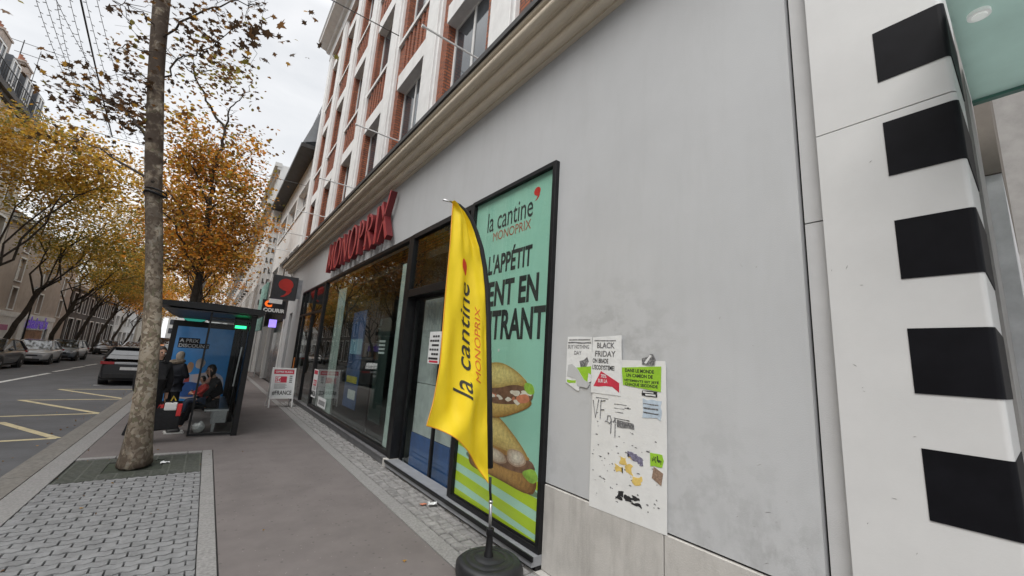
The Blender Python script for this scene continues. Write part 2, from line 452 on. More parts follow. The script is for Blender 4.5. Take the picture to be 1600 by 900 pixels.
struct(pv.build('paving_blocks', M_paver))
# setts beside the shop front
st = MB(); y = -1.0
while y < 15.5:
    L = random.uniform(.10,.16); x = 2.212
    while x < 2.60:
        w = random.uniform(.10,.14); zz = random.uniform(-.004,.004)
        x1 = min(x+w, 2.61)
        if x1-x > .04:
            a = [(x+.006,y+.006,-.03),(x1-.006,y+.006,-.03),(x1-.006,y+L-.006,-.03),(x+.006,y+L-.006,-.03)]
            b = [(p[0],p[1],-.006+zz) for p in a]
            c_ = ((x+x1)/2, y+L/2)
            t = [(c_[0]+(p[0]-c_[0])*.86, c_[1]+(p[1]-c_[1])*.86, .004+zz) for p in a]
            st.add(a+b+t, [(8,9,10,11)]+[(q,(q+1)%4,(q+1)%4+4,q+4) for q in range(4)]+[(q+4,(q+1)%4+4,(q+1)%4+8,q+8) for q in range(4)])
        x = x1
    y += L
struct(st.build('sett_strip', M_sett))
strip('slab_strip', M_asph_w, 2.21, 2.75, 15.5, 200, -.002, .04)
strip('doorstep_base', M_plinth, 2.612, 2.9, -8, 22, -.004, .04)
# tree pit
strip('tree_pit', M_soil, -1.25, .212, 7.39, 8.625, -.018, .02)
# painted markings
rm = MB()
def line(a, b, w, z=ZR+.004):
    a = V(*a); b = V(*b); d = (b-a).normalized(); n = V(-d.y, d.x)*w/2
    rm.quad((a.x-n.x,a.y-n.y,z),(b.x-n.x,b.y-n.y,z),(b.x+n.x,b.y+n.y,z),(a.x+n.x,a.y+n.y,z))
y = 22.0; 
for a, b in [(20.6,28.9),(30.0,32.8),(33.4,35.6),(36.6,39.2),(41,44),(46,49),(51,54),(57,60),(63,66),(70,73)]:
    line((-5.9,a),(-5.8,b),.16)
line((-8.9,34.5),(-7.2,35.2),.12)
line((-3.3,22.6),(-2.6,22.75),.14)
struct(rm.build('road_marking', M_white_line))
rm = MB()
for a, b in [((-1.95,11.25),(-3.2,13.4)),((-1.95,11.25),(-4.2,11.0)),((-1.88,14.5),(-3.95,17.55)),((-1.88,14.5),(-4.0,14.2)),((-1.82,17.7),(-3.95,17.5)),((-1.80,17.75),(-3.85,20.8)),((-3.85,20.8),(-1.8,21.0))]:
    line(a, b, .13, ZR+.004+.001*random.random())
struct(rm.build('zigzag_marking', M_yel_line))

# tree grate
gr = MB()
x = -1.22
for yy in np.arange(7.43, 8.6, .062):
    if abs(yy-8.0) < .30:
        gr.box(-1.23,-.86,yy,yy+.036,-.018,-.003); gr.box(-.24,.19,yy,yy+.036,-.018,-.003)
    else: gr.box(-1.23,.19,yy,yy+.036,-.018,-.003)
for xx in np.arange(-1.23, .2, .177):
    if -.9 < xx < -.25:
        gr.box(xx,xx+.02,7.42,7.70,-.018,-.0045); gr.box(xx,xx+.02,8.30,8.6,-.018,-.0045)
    else: gr.box(xx,xx+.02,7.42,8.6,-.018,-.0045)
o = gr.build('tree_grate', M_iron); tag(o, 'dark mossy iron grate around the foot of the near plane tree', 'tree grate')

# ------------------------------------------------------------------ the big store
WX = 2.70
store = thing('store_building', 'long brick building with white pilasters above a pale grey ground floor, right side', 'building', (2.7, 10.9, 0))
w = MB()
w.box(WX,WX+.25,.79,2.915,.725,5.36)                                 # blank panel beside the poster
w.box(WX+.002,WX+.25,2.915,17.25,3.955,5.36)                         # band above the shop front
w.box(WX,WX+.25,17.25,19.35,.0,5.36); w.box(WX,WX+.25,20.15,21.2,0,5.36); w.box(WX,WX+.25,19.35,20.15,3.3,5.36)
w.build('ground_floor_wall', M_wall, store)
p = MB(); p.box(WX-.012,WX+.24,.79,1.695,0,.71); p.box(WX-.012,WX+.24,1.703,2.915,0,.71)
p.build('plinth', M_plinth, store, bevel=.004, seg=1)
MB().box(WX+.02,WX+.2,.80,2.91,.71,.725).build('joint', M_seam, store)
s_ = MB(); s_.box(WX+.03,WX+.25,.68,.775,0,2.72); s_.box(WX+.03,WX+.25,.68,.775,2.728,5.3)
s_.build('wall_strip', M_wall2, store)
MB().box(WX+.06,WX+.24,.77,.795,0,5.3).build('corner_joint', M_seam, store)
MB().box(WX+.25,WX+.4,19.35,20.15,0,3.3).build('recessed_door', mat('dark grey door',(.12,.122,.125),.6), store)
# cornice
prof = [(2.72,5.33),(2.645,5.33),(2.645,5.345)]
for k in range(3):          # three rolls with deep quirks between them
    cx_, cz_ = 2.60-.115*k, 5.385+.105*k
    for a_ in range(7):
        q_ = R(-40-130*a_/6); prof.append((cx_+.052*math.cos(q_), cz_+.052*math.sin(q_)))
    prof += [(cx_-.035, cz_+.062), (cx_-.060, cz_+.062)]
prof += [(2.30,5.66),(2.30,5.70),(2.72,5.70)]
c = MB(); n = len(prof)
c.add([(a,.79,b) for a,b in prof]+[(a,21.9,b) for a,b in prof], [tuple(range(n))[::-1], tuple(range(n,2*n))]+[(i,(i+1)%n,(i+1)%n+n,i+n) for i in range(n)])
co = c.build('cornice', M_corn, store)
MB().box(2.265,3.0,.79,21.93,5.702,5.775).build('cornice_flashing', M_zinc, store)

# upper floors
pil = [1.7+2.7*i for i in range(8)]          # pilaster centres 1.7 .. 20.6
floors = [(5.745,8.40),(9.92,12.0),(13.5,15.65)]
bw = MB()
XB = 2.84
ops = []
for i in range(7):
    ya = pil[i]+.28+.30; yb = pil[i+1]-.28-.30
    for z0,z1 in floors: ops.append((ya,yb,z0,z1+.41))
wall_grid(bw, XB, .8, 20.95, 5.745, 16.7, ops, .24)
# spandrels with ribbed brick
for i in range(7):
    ya = pil[i]+.58; yb = pil[i+1]-.58
    for z0,z1 in ((8.83,9.80),(12.42,13.38)):
        for k in range(12):
            yy = ya+(yb-ya)*k/12
            if k % 2 == 0: bw.box(XB-.035,XB,yy,yy+(yb-ya)/12,z0,z1)
bw.box(3.08,3.3,.8,20.95,5.745,16.7)
bw.box(3.3,13,.8,20.95,3.7,17.3)
# scalloped brick edges of the reveals
bw.build('brick_wall', M_brick, store)
def pilaster(y):
    m = MB(); m.box(2.70,2.86,y-.28,y+.28,5.745,16.8); m.box(2.762,2.864,y-.32,y+.32,5.745,16.8)
    return m
for y in pil: pilaster(y).build('pilaster', M_white, store, bevel=.008, seg=1)
lm = MB(); lm.box(2.775,3.0,0,1,0,.42); 
for i in range(7):
    ya = pil[i]+.345; yb = pil[i+1]-.345
    for z0,z1 in floors:
        MB().box(2.79,3.07,ya,pil[i+1]-.58+.0,z1,z1+.42).build('lintel', M_white, store)
    for z in (9.80,13.38):
        MB().box(2.765,3.07,ya,yb,z,z+.11).build('window_sill', M_white, store)
# windows: first one built, the rest share its meshes
def upper_window(z0, z1):
    h = z1-z0; wd = 2.7-1.16
    f = MB(); frame(f, 3.0,3.05, 0,wd,0,h,.06, mull=(wd/2,))
    fo = f.build('window', M_white, None)
    g_ = MB(); g_.box(3.02,3.03,.05,wd-.05,.05,h-.05)
    go = g_.build('pane', M_winglass, fo)
    b_ = MB(); b_.box(3.04,3.045,.06,wd-.06,h*.45,h-.06)
    return fo
for fi,(z0,z1) in enumerate(floors):
    proto = upper_window(z0, z1)
    for i in range(7):
        o = proto if i == 0 else copy_tree(proto)
        o.parent = store; o.location = (-2.7, pil[i]+.58-10.9, z0)
MB().box(2.68,3.3,.8,21.0,16.7,17.35).build('frieze', M_white, store)
cr = MB()
pr2 = [(2.68,17.3),(2.55,17.34),(2.5,17.45),(2.28,17.5),(2.14,17.55),(2.14,17.72),(2.08,17.8),(3.2,17.8)]
n = len(pr2)
cr.add([(a,.8,b) for a,b in pr2]+[(a,21.35,b) for a,b in pr2], [tuple(range(n))[::-1], tuple(range(n,2*n))]+[(i,(i+1)%n,(i+1)%n+n,i+n) for i in range(n)])
cr.build('crown_moulding', M_white, store)
# thin rods over the cornice
for y in (4.85,8.1,11.5,14.9,18.2,21.75):
    r_ = MB(); r_.tube([(2.9,y,6.44),(1.74,y,6.44)], .016, 6); r_.tube([(1.74,y,6.44),(1.70,y,6.44)], .026, 6)
    r_.build('rod', M_white, store)

# ---- shop front
fr = MB()
frame(fr, 2.655,2.76, 6.75,13.42, .13,3.955, .075)
frame(fr, 2.655,2.76, 13.42,17.25, .05,3.955, .07, mull=(15.0,16.55), trans=(3.02,))
fr.box(2.655,2.90,6.62,6.748,.0,3.955)                               # thick post beside the door
fr.box(2.655,2.86,4.60,4.66,.02,3.955)
fr.box(2.655,2.86,4.66,6.62,3.87,3.955); fr.box(2.655,2.86,4.66,6.62,2.80,2.93)
fr.build('shopfront_frame', M_black, store, bevel=.004, seg=1)
MB().box(2.70,2.708,6.82,13.35,.2,3.89).build('display_window', M_glass, store)
MB().box(2.70,2.708,13.48,17.19,.12,3.89).build('side_window', M_glass, store)
MB().box(2.70,2.708,4.66,6.62,2.93,3.87).build('transom_window', M_glass, store)
d = MB(); frame(d, 2.80,2.845, 4.68,6.60, .03,2.80, .05, mull=(5.5,))
do = d.build('sliding_door', M_black, store)
MB().box(2.82,2.827,4.72,6.56,.07,2.76).build('pane', M_glass, do)
sl = MB(); sl.box(2.60,2.79,6.76,17.25,.0,.128); sl.box(2.585,2.62,6.76,17.25,.10,.134)
sl.build('shopfront_plinth', mat('dark grey plinth',(.10,.10,.105),.55,.2), store, bevel=.006, seg=1)
MB().box(2.59,2.9,6.60,6.756,-.01,.118).build('stone_block', M_plinth, store, bevel=.012)
st_ = MB(); st_.box(2.62,2.9,4.62,6.60,-.01,.022)
st_.build('door_threshold', mat('worn grey threshold',(.15,.15,.155),.6), store)
# interior
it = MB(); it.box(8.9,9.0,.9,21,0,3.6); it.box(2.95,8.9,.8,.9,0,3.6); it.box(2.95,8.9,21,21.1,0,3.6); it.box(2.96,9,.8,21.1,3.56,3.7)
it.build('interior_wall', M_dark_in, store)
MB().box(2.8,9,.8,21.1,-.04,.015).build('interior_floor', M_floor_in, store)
M_pale = mat('pale green partition',(.42,.50,.47),.5,.08,3)
M_film = glass('frosted film', (.55,.66,.64), .25, .25)
pc = MB()
for (a,b) in ((6.86,7.22),(11.1,11.9)): pc.box(2.735,2.74,a,b,.2,3.5)
pc.build('window_film', mat('pale window film',(.58,.65,.62),.35,.1,3), store)
cl = MB()
for yy in (3.6,8.4,13.2,18): cl.box(5.2,5.6,yy,yy+.4,.015,3.56)
cl.build('interior_column', mat('interior white',(.55,.55,.54),.6), store)
dk = MB(); dk.box(2.77,2.85,8.55,10.9,.2,3.0); dk.box(2.765,2.77,8.4,8.55,.2,3.1); dk.box(2.765,2.85,10.9,11.05,.2,3.1)
dk.build('display_board', M_black_matt, store)
# totem screens standing behind the glass
tt = thing('display_stand', 'tall blue display stand with a yellow base picture behind the big shop window', 'display stand', (2.76,9.6,0))
MB().box(2.755,2.764,9.15,10.15,.55,2.75).build('panel', mat('deep blue print',(.07,.13,.29),.5,.35,1.5), tt)
a = MB(); a.box(2.751,2.7545,9.2,10.1,1.75,2.1); a.build('sky_picture', mat('pale blue picture',(.30,.48,.62),.5,.25,2), tt)
a = MB(); a.box(2.751,2.7545,9.25,10.05,1.1,1.25); a.build('yellow_picture', mat('yellow picture',(.55,.45,.08),.5,.2,4), tt)
a = MB(); a.box(2.751,2.7545,9.25,9.8,.75,.95); a.build('white_picture', M_paper, tt)
ts = thing('info_panel', 'dark information panel with white lettering behind the right end of the big shop window', 'panel', (2.76,7.9,0))
MB().box(2.75,2.76,7.55,8.2,.5,2.5).build('board', mat('dark green board',(.03,.045,.042),.4,.2,3), ts)
a = MB()
for k in range(4): a.box(2.747,2.7495,7.72,8.06,2.02-.075*k,2.06-.075*k)
a.build('lettering_marks', M_paper, ts)
# counter inside the door
ct = thing('counter', 'white and blue counter standing inside the shop door', 'counter', (3.5,5.6,0))
MB().box(2.95,3.4,5.2,6.5,.56,1.35).build('body', mat('counter white',(.6,.6,.6),.5), ct)
MB().box(2.94,3.41,5.19,6.51,.02,.55).build('base', mat('counter blue',(.04,.11,.32),.5), ct)
MB().box(2.97,2.99,5.55,6.55,1.36,2.78).build('screen', mat('grey blind',(.50,.50,.50),.7), ct)
# window stickers and door notice
o = MB().box(2.692,2.698,11.45,12.35,.27,.52).build('window_sticker', M_paper); tag(o, 'small white sticker low on the shop window glass', 'sticker')
mk = MB()
for k in range(6): mk.box(2.690,2.6915,11.55+.12*k,11.62+.12*k,.33,.45)
mk.build('lettering_marks', M_ink, o)
nt_ = MB().box(2.79,2.797,5.47,5.86,1.70,2.19).build('door_notice', M_paper); tag(nt_, 'white printed notice taped inside the glass shop door', 'notice')
mk = MB()
for k in range(6):
    for q in range(3+k%2): mk.box(2.788,2.7895,5.52+.08*q,5.58+.08*q+.008*(k%3),2.10-.068*k,2.132-.068*k)
mk.build('lettering_marks', M_ink, nt_)
MB().box(2.788,2.7895,5.51,5.80,1.715,1.745).build('red_line', M_redp, nt_)

# ---- 3D sign letters, flared strokes
def stroke(mb, a, b, wa, wb, o, d):
    a = V(*a); b = V(*b); t = (b-a).normalized(); n = V(-t.y, t.x)
    mid = (a+b)/2
    wm = min(wa,wb)*.86
    pts = [a+n*wa/2, mid+n*wm/2, b+n*wb/2, b-n*wb/2, mid-n*wm/2, a-n*wa/2]
    mb.prism([(p.x,p.y) for p in pts], o, *FX, d)
def ring(mb, cx, cy, rx, ry, tx, ty, o, d, a0=0, a1=360, n=28):
    full = a1-a0 >= 360
    A = [R(a0+(a1-a0)*i/n) for i in range(n+1)]
    for i in range(n):
        q = []
        for a_ in (A[i], A[i+1]): q.append((cx+rx*math.cos(a_), cy+ry*math.sin(a_)))
        for a_ in (A[i+1], A[i]): q.append((cx+(rx-tx)*math.cos(a_), cy+(ry-ty)*math.sin(a_)))
        mb.prism(q, o, *FX, d)
sign = thing('store_sign', 'large red raised lettering MONOPRIX on the grey band above the shop window', 'sign', (2.7,10.2,4.1))
Hs = .86
adv = {'M':.86,'O':.86,'N':.80,'P':.62,'R':.70,'I':.34,'X':.72}
wid = sum(adv[c_] for c_ in 'MONOPRIX'); sc = 5.35/wid
ycur = 13.0
for ch in 'MONOPRIX':
    w_ = adv[ch]*sc*.86; O = (2.64, ycur, 4.12); mb = MB(); D = .13; T = .13; t = .07
    if ch == 'M':
        stroke(mb,(.06,0),(.10,Hs),t*1.1,t,O,D); stroke(mb,(.10,Hs),(w_/2,.05),T,T*.8,O,D); stroke(mb,(w_/2,.05),(w_-.10,Hs),t,t*1.1,O,D); stroke(mb,(w_-.10,Hs),(w_-.04,0),T,T*1.1,O,D)
    if ch == 'O': ring(mb,w_/2,Hs/2,w_/2,Hs/2+.02,T,t*.8,O,D)
    if ch == 'N':
        stroke(mb,(.07,0),(.07,Hs),t*1.1,t*1.1,O,D); stroke(mb,(.08,Hs-.03),(w_-.08,.03),T,T,O,D); stroke(mb,(w_-.07,Hs),(w_-.07,0),t*1.1,t*1.1,O,D)
    if ch in 'PR':
        stroke(mb,(.09,0),(.09,Hs),T*1.1,T*1.1,O,D)
        ring(mb,.10,Hs*.72,w_*.68,Hs*.28,T*.9,t*.9,O,D,-90,90,16)
        if ch == 'R': stroke(mb,(.22,Hs*.48),(w_+.0,.0),T*.9,T*1.15,O,D)
    if ch == 'I': stroke(mb,(w_/2,0),(w_/2,Hs),T*1.15,T*1.15,O,D)
    if ch == 'X':
        stroke(mb,(.05,Hs),(w_-.03,0),T*1.1,T*1.1,O,D); stroke(mb,(.03,0),(w_-.05,Hs+.16),t,t*1.2,O,D)
    lo = mb.build('letter', [M_redside, M_red], sign)
    for q in lo.data.polygons: q.material_index = 1 if q.normal.x < -.9 else 0
    # return of each letter, a slightly larger deep body behind the face
    ycur -= adv[ch]*sc
rl = MB()
rl.box(2.60,2.63,7.95,12.9,4.30,4.34); rl.box(2.60,2.63,7.95,12.9,4.75,4.79)
for yy in (8.2,9.6,11,12.4): rl.box(2.63,2.705,yy,yy+.03,4.31,4.33); rl.box(2.63,2.705,yy,yy+.03,4.76,4.78)
rl.build('rail', M_redside, sign)

# ---- blade sign with red comma
def comma_pts(cx, cy, r, n=26):
    """a heavy comma: round head with a tail curling down to the left"""
    P = []
    for i in range(n+1):
        a = R(-35+250*i/n)          # right side up over the top to lower left
        P.append((cx+r*math.cos(a), cy+r*.92*math.sin(a)))
    P += [(cx-.35*r,cy-.88*r),(cx+.12*r,cy-1.0*r),(cx+.16*r,cy-1.3*r),(cx-.1*r,cy-1.62*r),(cx-.48*r,cy-1.86*r),(cx-.44*r,cy-1.98*r),(cx+.1*r,cy-1.8*r),(cx+.56*r,cy-1.42*r),(cx+.84*r,cy-.95*r)]
    return P
bs = thing('blade_sign', 'square dark grey hanging sign with a red comma, fixed to the grey shop wall', 'sign', (2.1,18.2,3.7))
MB().box(1.66,2.54,18.05,18.35,3.68,4.62).build('box', mat('charcoal sign face',(.05,.05,.054),.5), bs, bevel=.01)
MB().box(2.54,2.72,18.1,18.3,3.78,4.55).build('bracket', M_alu, bs)
a = MB(); a.prism(comma_pts(2.12,4.27,.26), (0,18.05,0), *FY, .012)
a.build('comma', mat('bright red',(.60,.03,.02),.45,.05), bs)
# ------------------------------------------------------------------ poster window with the sandwich
po = thing('window_poster', 'tall mint green food poster with sandwiches and black slogan in a black frame', 'poster', (2.7,3.75,0))
f_ = MB(); frame(f_, 2.645,2.78, 2.915,4.598, .12,3.955, .05)
f_.box(2.66,2.665,2.965,4.548,.12,.19)
f_.build('frame', M_black, po, bevel=.004, seg=1)
s_ = MB(); s_.box(2.575,2.80,2.915,6.6,.03,.118)
s_.build('sill', M_alu, po, bevel=.004, seg=1)
s_ = MB(); s_.box(2.56,2.58,2.90,6.6,.085,.125); s_.box(2.62,2.8,2.915,4.6,-.02,.03)
s_.build('sill_edge', M_black, po)
PX = 2.70; OX = (PX, 4.548, .175)      # u runs to the right (towards -Y), v up; u 0..1.583, v 0..3.73
MB().box(PX,PX+.02,2.965,4.548,.175,3.905).build('print', mat('mint green print',(.33,.62,.50),.35,.05,1.1,coat=.35), po)
VM = (1.0, 0.0)
def pdecal(name, pts, m, lift):
    pts = [(u, v*VM[0]+VM[1]) for u, v in pts]
    mb = MB(); mb.prism(pts, (PX-.0005,4.548,.175), *FX, lift); return mb.build(name, m, po)
M_stripe = mat('yellow green print',(.50,.66,.02),.35,.04,2,coat=.35)
M_palest = mat('pale mint print',(.45,.72,.60),.35,.04,2,coat=.35)
pdecal('tablecloth', [(0,0),(1.583,0),(1.583,.56),(0,.70)], M_palest, .001)
for i,(v0,v1) in enumerate(((.56,.66),(.36,.47),(.16,.27),(-.02,.07))):
    k0 = max(0,v0); 
    pdecal('stripe', [(0,k0),(1.583,max(0,v0-.10)),(1.583,max(.012,v1-.10)),(0,v1)] if i else [(0,.57),(1.583,.44),(1.583,.52),(0,.66)], M_stripe, .002+.0001*i)
M_bread = mat('sandwich bread print',(.62,.42,.10),.4,.1,4,col2=(.74,.58,.22),coat=.3)
def shaded(name, pts, c0, c1, lift, n=7, rim=.55, off=(0,.12), it=2, sc=1.0):
    """a printed rounded form: nested outlines from its dark edge to its light middle"""
    P = blob([(u, v*VM[0]+VM[1]) for u, v in pts], it)
    cx = sum(p[0] for p in P)/len(P); cy = sum(p[1] for p in P)/len(P)
    hx = max(p[0] for p in P)-min(p[0] for p in P); hy = max(p[1] for p in P)-min(p[1] for p in P)
    mb = MB(); ms = []
    for k in range(n):
        q = k/(n-1); s_ = 1-(1-rim*.35)*q**1.3*.85; mb.cm = k
        e = q*.5
        Q = [(cx+off[0]*hx*e+(u-cx)*s_, cy+off[1]*hy*e+(v-cy)*s_) for u, v in P]
        mb.prism(Q, (PX-.0005,4.548,.175), *FX, lift+.00003*k)
        c = tuple(a+(b-a)*q**.8 for a, b in zip(c0, c1))
        ms.append(mat('%s tone %d %.2f' % (name, k, c1[0]), c, .35, .2, 26, coat=.3))
    return mb.build(name, ms, po)
M_crumb = mat('sandwich crumb print',(.66,.50,.17),.4,.1,7,col2=(.78,.66,.32),coat=.3)
M_crust = mat('sandwich crust print',(.30,.13,.03),.4,.15,5,col2=(.52,.28,.07),coat=.3)
M_ham = mat('chicken filling print',(.72,.62,.52),.4,.12,9,col2=(.82,.76,.68),coat=.3)
M_hamd = mat('dark filling print',(.20,.10,.06),.4,.3,12,coat=.3)
M_salad = mat('salad print',(.30,.50,.06),.4,.3,9,coat=.3)
M_tom = mat('tomato print',(.62,.22,.12),.4,.2,9,coat=.3)
def blob(pts, it=2):
    P = pts
    for _ in range(it):
        Q = []
        for i in range(len(P)):
            a = P[i]; b = P[(i+1)%len(P)]
            Q += [(a[0]*.78+b[0]*.22, a[1]*.78+b[1]*.22), (a[0]*.22+b[0]*.78, a[1]*.22+b[1]*.78)]
        P = Q
    return P
# lower sandwich
VM = (.62, .137)
pdecal('plate_shadow', blob([(.22,.52),(1.5,.36),(1.56,.48),(.9,.62),(.2,.66)]), mat('printed grey green',(.16,.24,.16),.4,.1,5,coat=.3), .0024)
shaded('bread_base', ([(.24,.66),(.30,.40),(.75,.42),(1.44,.36),(1.52,.55),(1.48,.70),(.9,.66)]), (.17,.065,.015), (.50,.27,.08), .0030)
shaded('bread_top', ([(.22,1.02),(.52,1.42),(.80,1.46),(1.20,1.12),(1.40,.88),(1.15,.82),(.60,.86)]), (.34,.17,.03), (.74,.57,.22), .00315, off=(.05,.25))
pdecal('filling', blob([(.22,1.0),(.30,.78),(.70,.64),(1.20,.62),(1.50,.74),(1.42,.90),(1.1,.86),(.6,.92)]), M_hamd, .0034)
shaded('filling', [(.62,.90),(.95,.86),(1.05,.72),(.85,.64),(.62,.70)], (.42,.28,.20), (.68,.58,.47), .0038, n=4)
shaded('filling', [(1.02,.96),(1.28,.98),(1.36,.82),(1.20,.70),(1.02,.74)], (.45,.30,.22), (.74,.65,.55), .0040, n=4)
pdecal('salad', blob([(1.25,.66),(1.46,.80),(1.54,.66),(1.44,.54)]), M_salad, .0042)
pdecal('crust_edge', blob([(.22,.98),(.6,.86),(1.15,.82),(1.40,.88),(1.36,.94),(1.12,.89),(.6,.94),(.26,1.06)]), M_crust, .0036)
pdecal('tomato', blob([(.26,.92),(.40,.92),(.46,.80),(.30,.78)]), M_tom, .0041)
# upper sandwich
VM = (.68, .055)
shaded('bread_base', ([(.30,1.62),(.50,1.36),(.86,1.40),(1.30,1.62),(1.40,1.74),(1.22,1.82),(.7,1.66)]), (.30,.14,.03), (.66,.45,.15), .0044)
shaded('bread_top', ([(.30,1.94),(.48,2.26),(.80,2.30),(1.10,2.18),(1.34,1.98),(1.10,1.90),(.7,1.80)]), (.36,.20,.04), (.72,.60,.24), .0046, off=(.05,.25))
pdecal('filling', blob([(.30,1.90),(.60,1.60),(1.0,1.64),(1.38,1.74),(1.40,1.90),(1.1,1.98),(.7,1.84)]), M_hamd, .0048)
for i in range(26):
    u = .46+.88*random.random(); v = 1.66+.16*(u-.46)+random.uniform(-.07,.10); r = random.uniform(.03,.085)
    P = [(u+r*random.uniform(.5,1.25)*math.cos(a), v+r*random.uniform(.35,.8)*math.sin(a)) for a in np.linspace(0,5.5,7)]
    mm = random.choice([M_ham,M_ham,M_ham,M_tom,M_salad,M_hamd]); P = blob(P,1)
    pdecal('filling', P, mm, .0050+.00002*i)
pdecal('tomato', blob([(1.10,1.78),(1.30,1.86),(1.36,1.74),(1.18,1.68)]), M_tom, .0057)
pdecal('salad', blob([(1.26,2.02),(1.38,2.0),(1.42,1.86),(1.32,1.84),(1.24,1.92)]), M_salad, .0058)
VM = (1.0, 0.0)
M_darktxt = mat('charcoal print',(.03,.035,.035),.4,.1,coat=.3)
T_ = (PX-.001,4.548,.175)
lettering('lettering', 'la cantine', M_darktxt, po, T_, *FX, .29,3.27,.93,.27, bold=.004)
lettering('lettering', 'MONOPRIX', mat('rust red print',(.42,.12,.06),.4,.1,coat=.3), po, T_, *FX, .44,3.125,.76,.12)
pdecal('comma', [(u,v) for u,v in comma_pts(1.28,3.55,.055)], mat('bright red',(.60,.03,.02),.45), .0025)
lettering('lettering', "L'APP\u00c9TIT", M_darktxt, po, T_, *FX, .385,2.685,.865,.31, bold=.03)
lettering('lettering', 'VIENT EN', M_darktxt, po, T_, *FX, .15,2.275,1.24,.315, bold=.034)
lettering('lettering', 'ENTRANT', M_darktxt, po, T_, *FX, .19,1.875,1.33,.35, bold=.034)
a = MB()
for u0,u1 in ((.12,.2),(.22,.36),(.38,.54),(.72,.75)): a.prism([(u0,1.735),(u1,1.735),(u1,1.765),(u0,1.765)], T_, *FX, .002)
a.build('small_print', M_paper, po)
MB().box(2.672,2.676,2.966,4.547,.19,3.904).build('pane', glass('poster glass',(.95,.97,.96),.8,0,1.3), po)

# ------------------------------------------------------------------ notice board and papers on the blank wall
nb = MB(); nb.prism([(0,0),(.70,.02),(.705,.6),(.70,1.15),(.693,1.19),(.3,1.185),(.01,1.17)], (2.690,2.372,.688), *FX, .004)
# prism grows towards -X (n = ax x ay)
nbo = nb.build('notice_board', mat('scuffed white board',(.66,.665,.655),.7,.05,6,bump=.15,bscale=40,dirt=.3,dirtcol=(.42,.42,.41),dscale=3)); tag(nbo, 'tall white scuffed board on the grey wall, covered with sticker remains', 'board')
OB = (2.686,2.372,.688)
def ragged(u0,v0,u1,v1,j=.008,n=5):
    P = []
    c = [(u0,v0),(u1,v0),(u1,v1),(u0,v1)]
    for i in range(4):
        a = c[i]; b = c[(i+1)%4]
        for k in range(n):
            t = k/n; P.append((a[0]+(b[0]-a[0])*t+random.uniform(-j,j), a[1]+(b[1]-a[1])*t+random.uniform(-j,j)))
    return P
sc_ = MB()
for i in range(80):
    u = random.uniform(.03,.66); v = random.choice([random.uniform(.1,.5), random.uniform(.3,.95), random.uniform(.1,.62)])
    r = random.uniform(.003,.010)
    P = [(u+r*random.uniform(.4,1.6)*math.cos(a)*1.2, v+r*random.uniform(.3,1)*math.sin(a)) for a in np.linspace(0,5.6,6)]
    sc_.prism(P, OB, *FX, .0012)
for (u,v,w_,h_) in ((.05,.86,.13,.007),(.24,.83,.12,.005),(.24,.80,.1,.004),(.25,.77,.08,.004),(.34,.81,.06,.006),(.24,.72,.14,.006),(.22,.69,.16,.005)):
    sc_.prism(ragged(u,v,u+w_,v+h_,.002,2), OB, *FX, .0012)
sc_.build('sticker_scraps', M_ink_w, nbo)
g_ = MB()
def graf(pts): g_.tube([(2.6845,2.372-u,.688+v) for u,v in pts], .0045, 5)
graf([(.02,.84),(.05,.70),(.08,.85)]); graf([(.10,.70),(.105,.84),(.15,.85)]); graf([(.10,.77),(.14,.775)])
graf([(.215,.70),(.205,.735),(.18,.735),(.172,.69),(.20,.675),(.215,.705),(.21,.60)]); graf([(.235,.69),(.255,.725),(.253,.58)])
g_.build('graffiti', M_ink_w, nbo)
for (u,v,w_,h_,m_) in ((.30,.40,.06,.05,M_yelp),(.36,.34,.06,.07,M_yelp),(.42,.28,.08,.06,M_yelp),(.26,.33,.07,.05,M_yelp),(.38,.45,.06,.035,M_yelp)):
    a = MB(); a.prism(blob(ragged(u,v,u+w_,v+h_,.014,3),1), OB, *FX, .0016); a.build('yellow_scrap', m_, nbo)
a = MB()
for k in range(14):
    u = .25+random.uniform(0,.2); v = .16+random.uniform(-.03,.03)+.2*abs(u-.35)*random.uniform(-.3,.3); a.prism(blob(ragged(u,v,u+.05,v+.018,.01,2),1), OB, *FX, .0016+.0001*k)
a.build('black_scrap', M_ink, nbo)
a = MB()
for k in range(8): a.prism(ragged(.37+.016*k,.47-.006*k+random.uniform(-.01,.01),.41+.014*k,.50-.004*k,.006,2), OB, *FX, .0016+.0001*k)
a.build('purple_scrap', mat('purple grey print',(.16,.15,.22),.7,.4,60), nbo)
def paper(name, label, cat, pts, m, x=2.684, dz=0):
    mb = MB(); mb.prism(pts, (x,2.372,.688), *FX, .0015)
    o = mb.build(name, m); tag(o, label, cat); return o
L0 = dict(lift=.0022)
gs = paper('sticker', 'lime green sticker with four lines of black capitals, on the white board', 'sticker', [(.325,.99),(.66,.965),(.665,1.15),(.31,1.125)], M_green, 2.6845)
for s,u,v,w_ in (('DANS LE MONDE',.345,1.093,.26),('UN CAMION DE',.355,1.055,.24),('V\u00caTEMENTS EST JET\u00c9',.335,1.015,.31),('CHAQUE SECONDE',.345,.985,.29)):
    lettering('lettering', s, M_ink, gs, (2.683,2.372,.688), *FX, u,v,w_,.027, bold=.03, lift=.001)
mg = paper('sticker', 'small black and white megaphone sticker above the lime green one', 'sticker', [(.50,1.16),(.56,1.15),(.61,1.155),(.62,1.20),(.60,1.235),(.575,1.24),(.55,1.215),(.50,1.205)], M_ink_w, 2.6835)
a = MB(); a.prism([(.52,1.17),(.54,1.165),(.585,1.225),(.57,1.232)], (2.682,2.372,.688), *FX, .001); a.build('horn', M_paper, mg)
bb = paper('sticker', 'small black and white label under the lime green sticker', 'sticker', ragged(.50,.925,.63,.965,.003,3), M_ink, 2.6843)
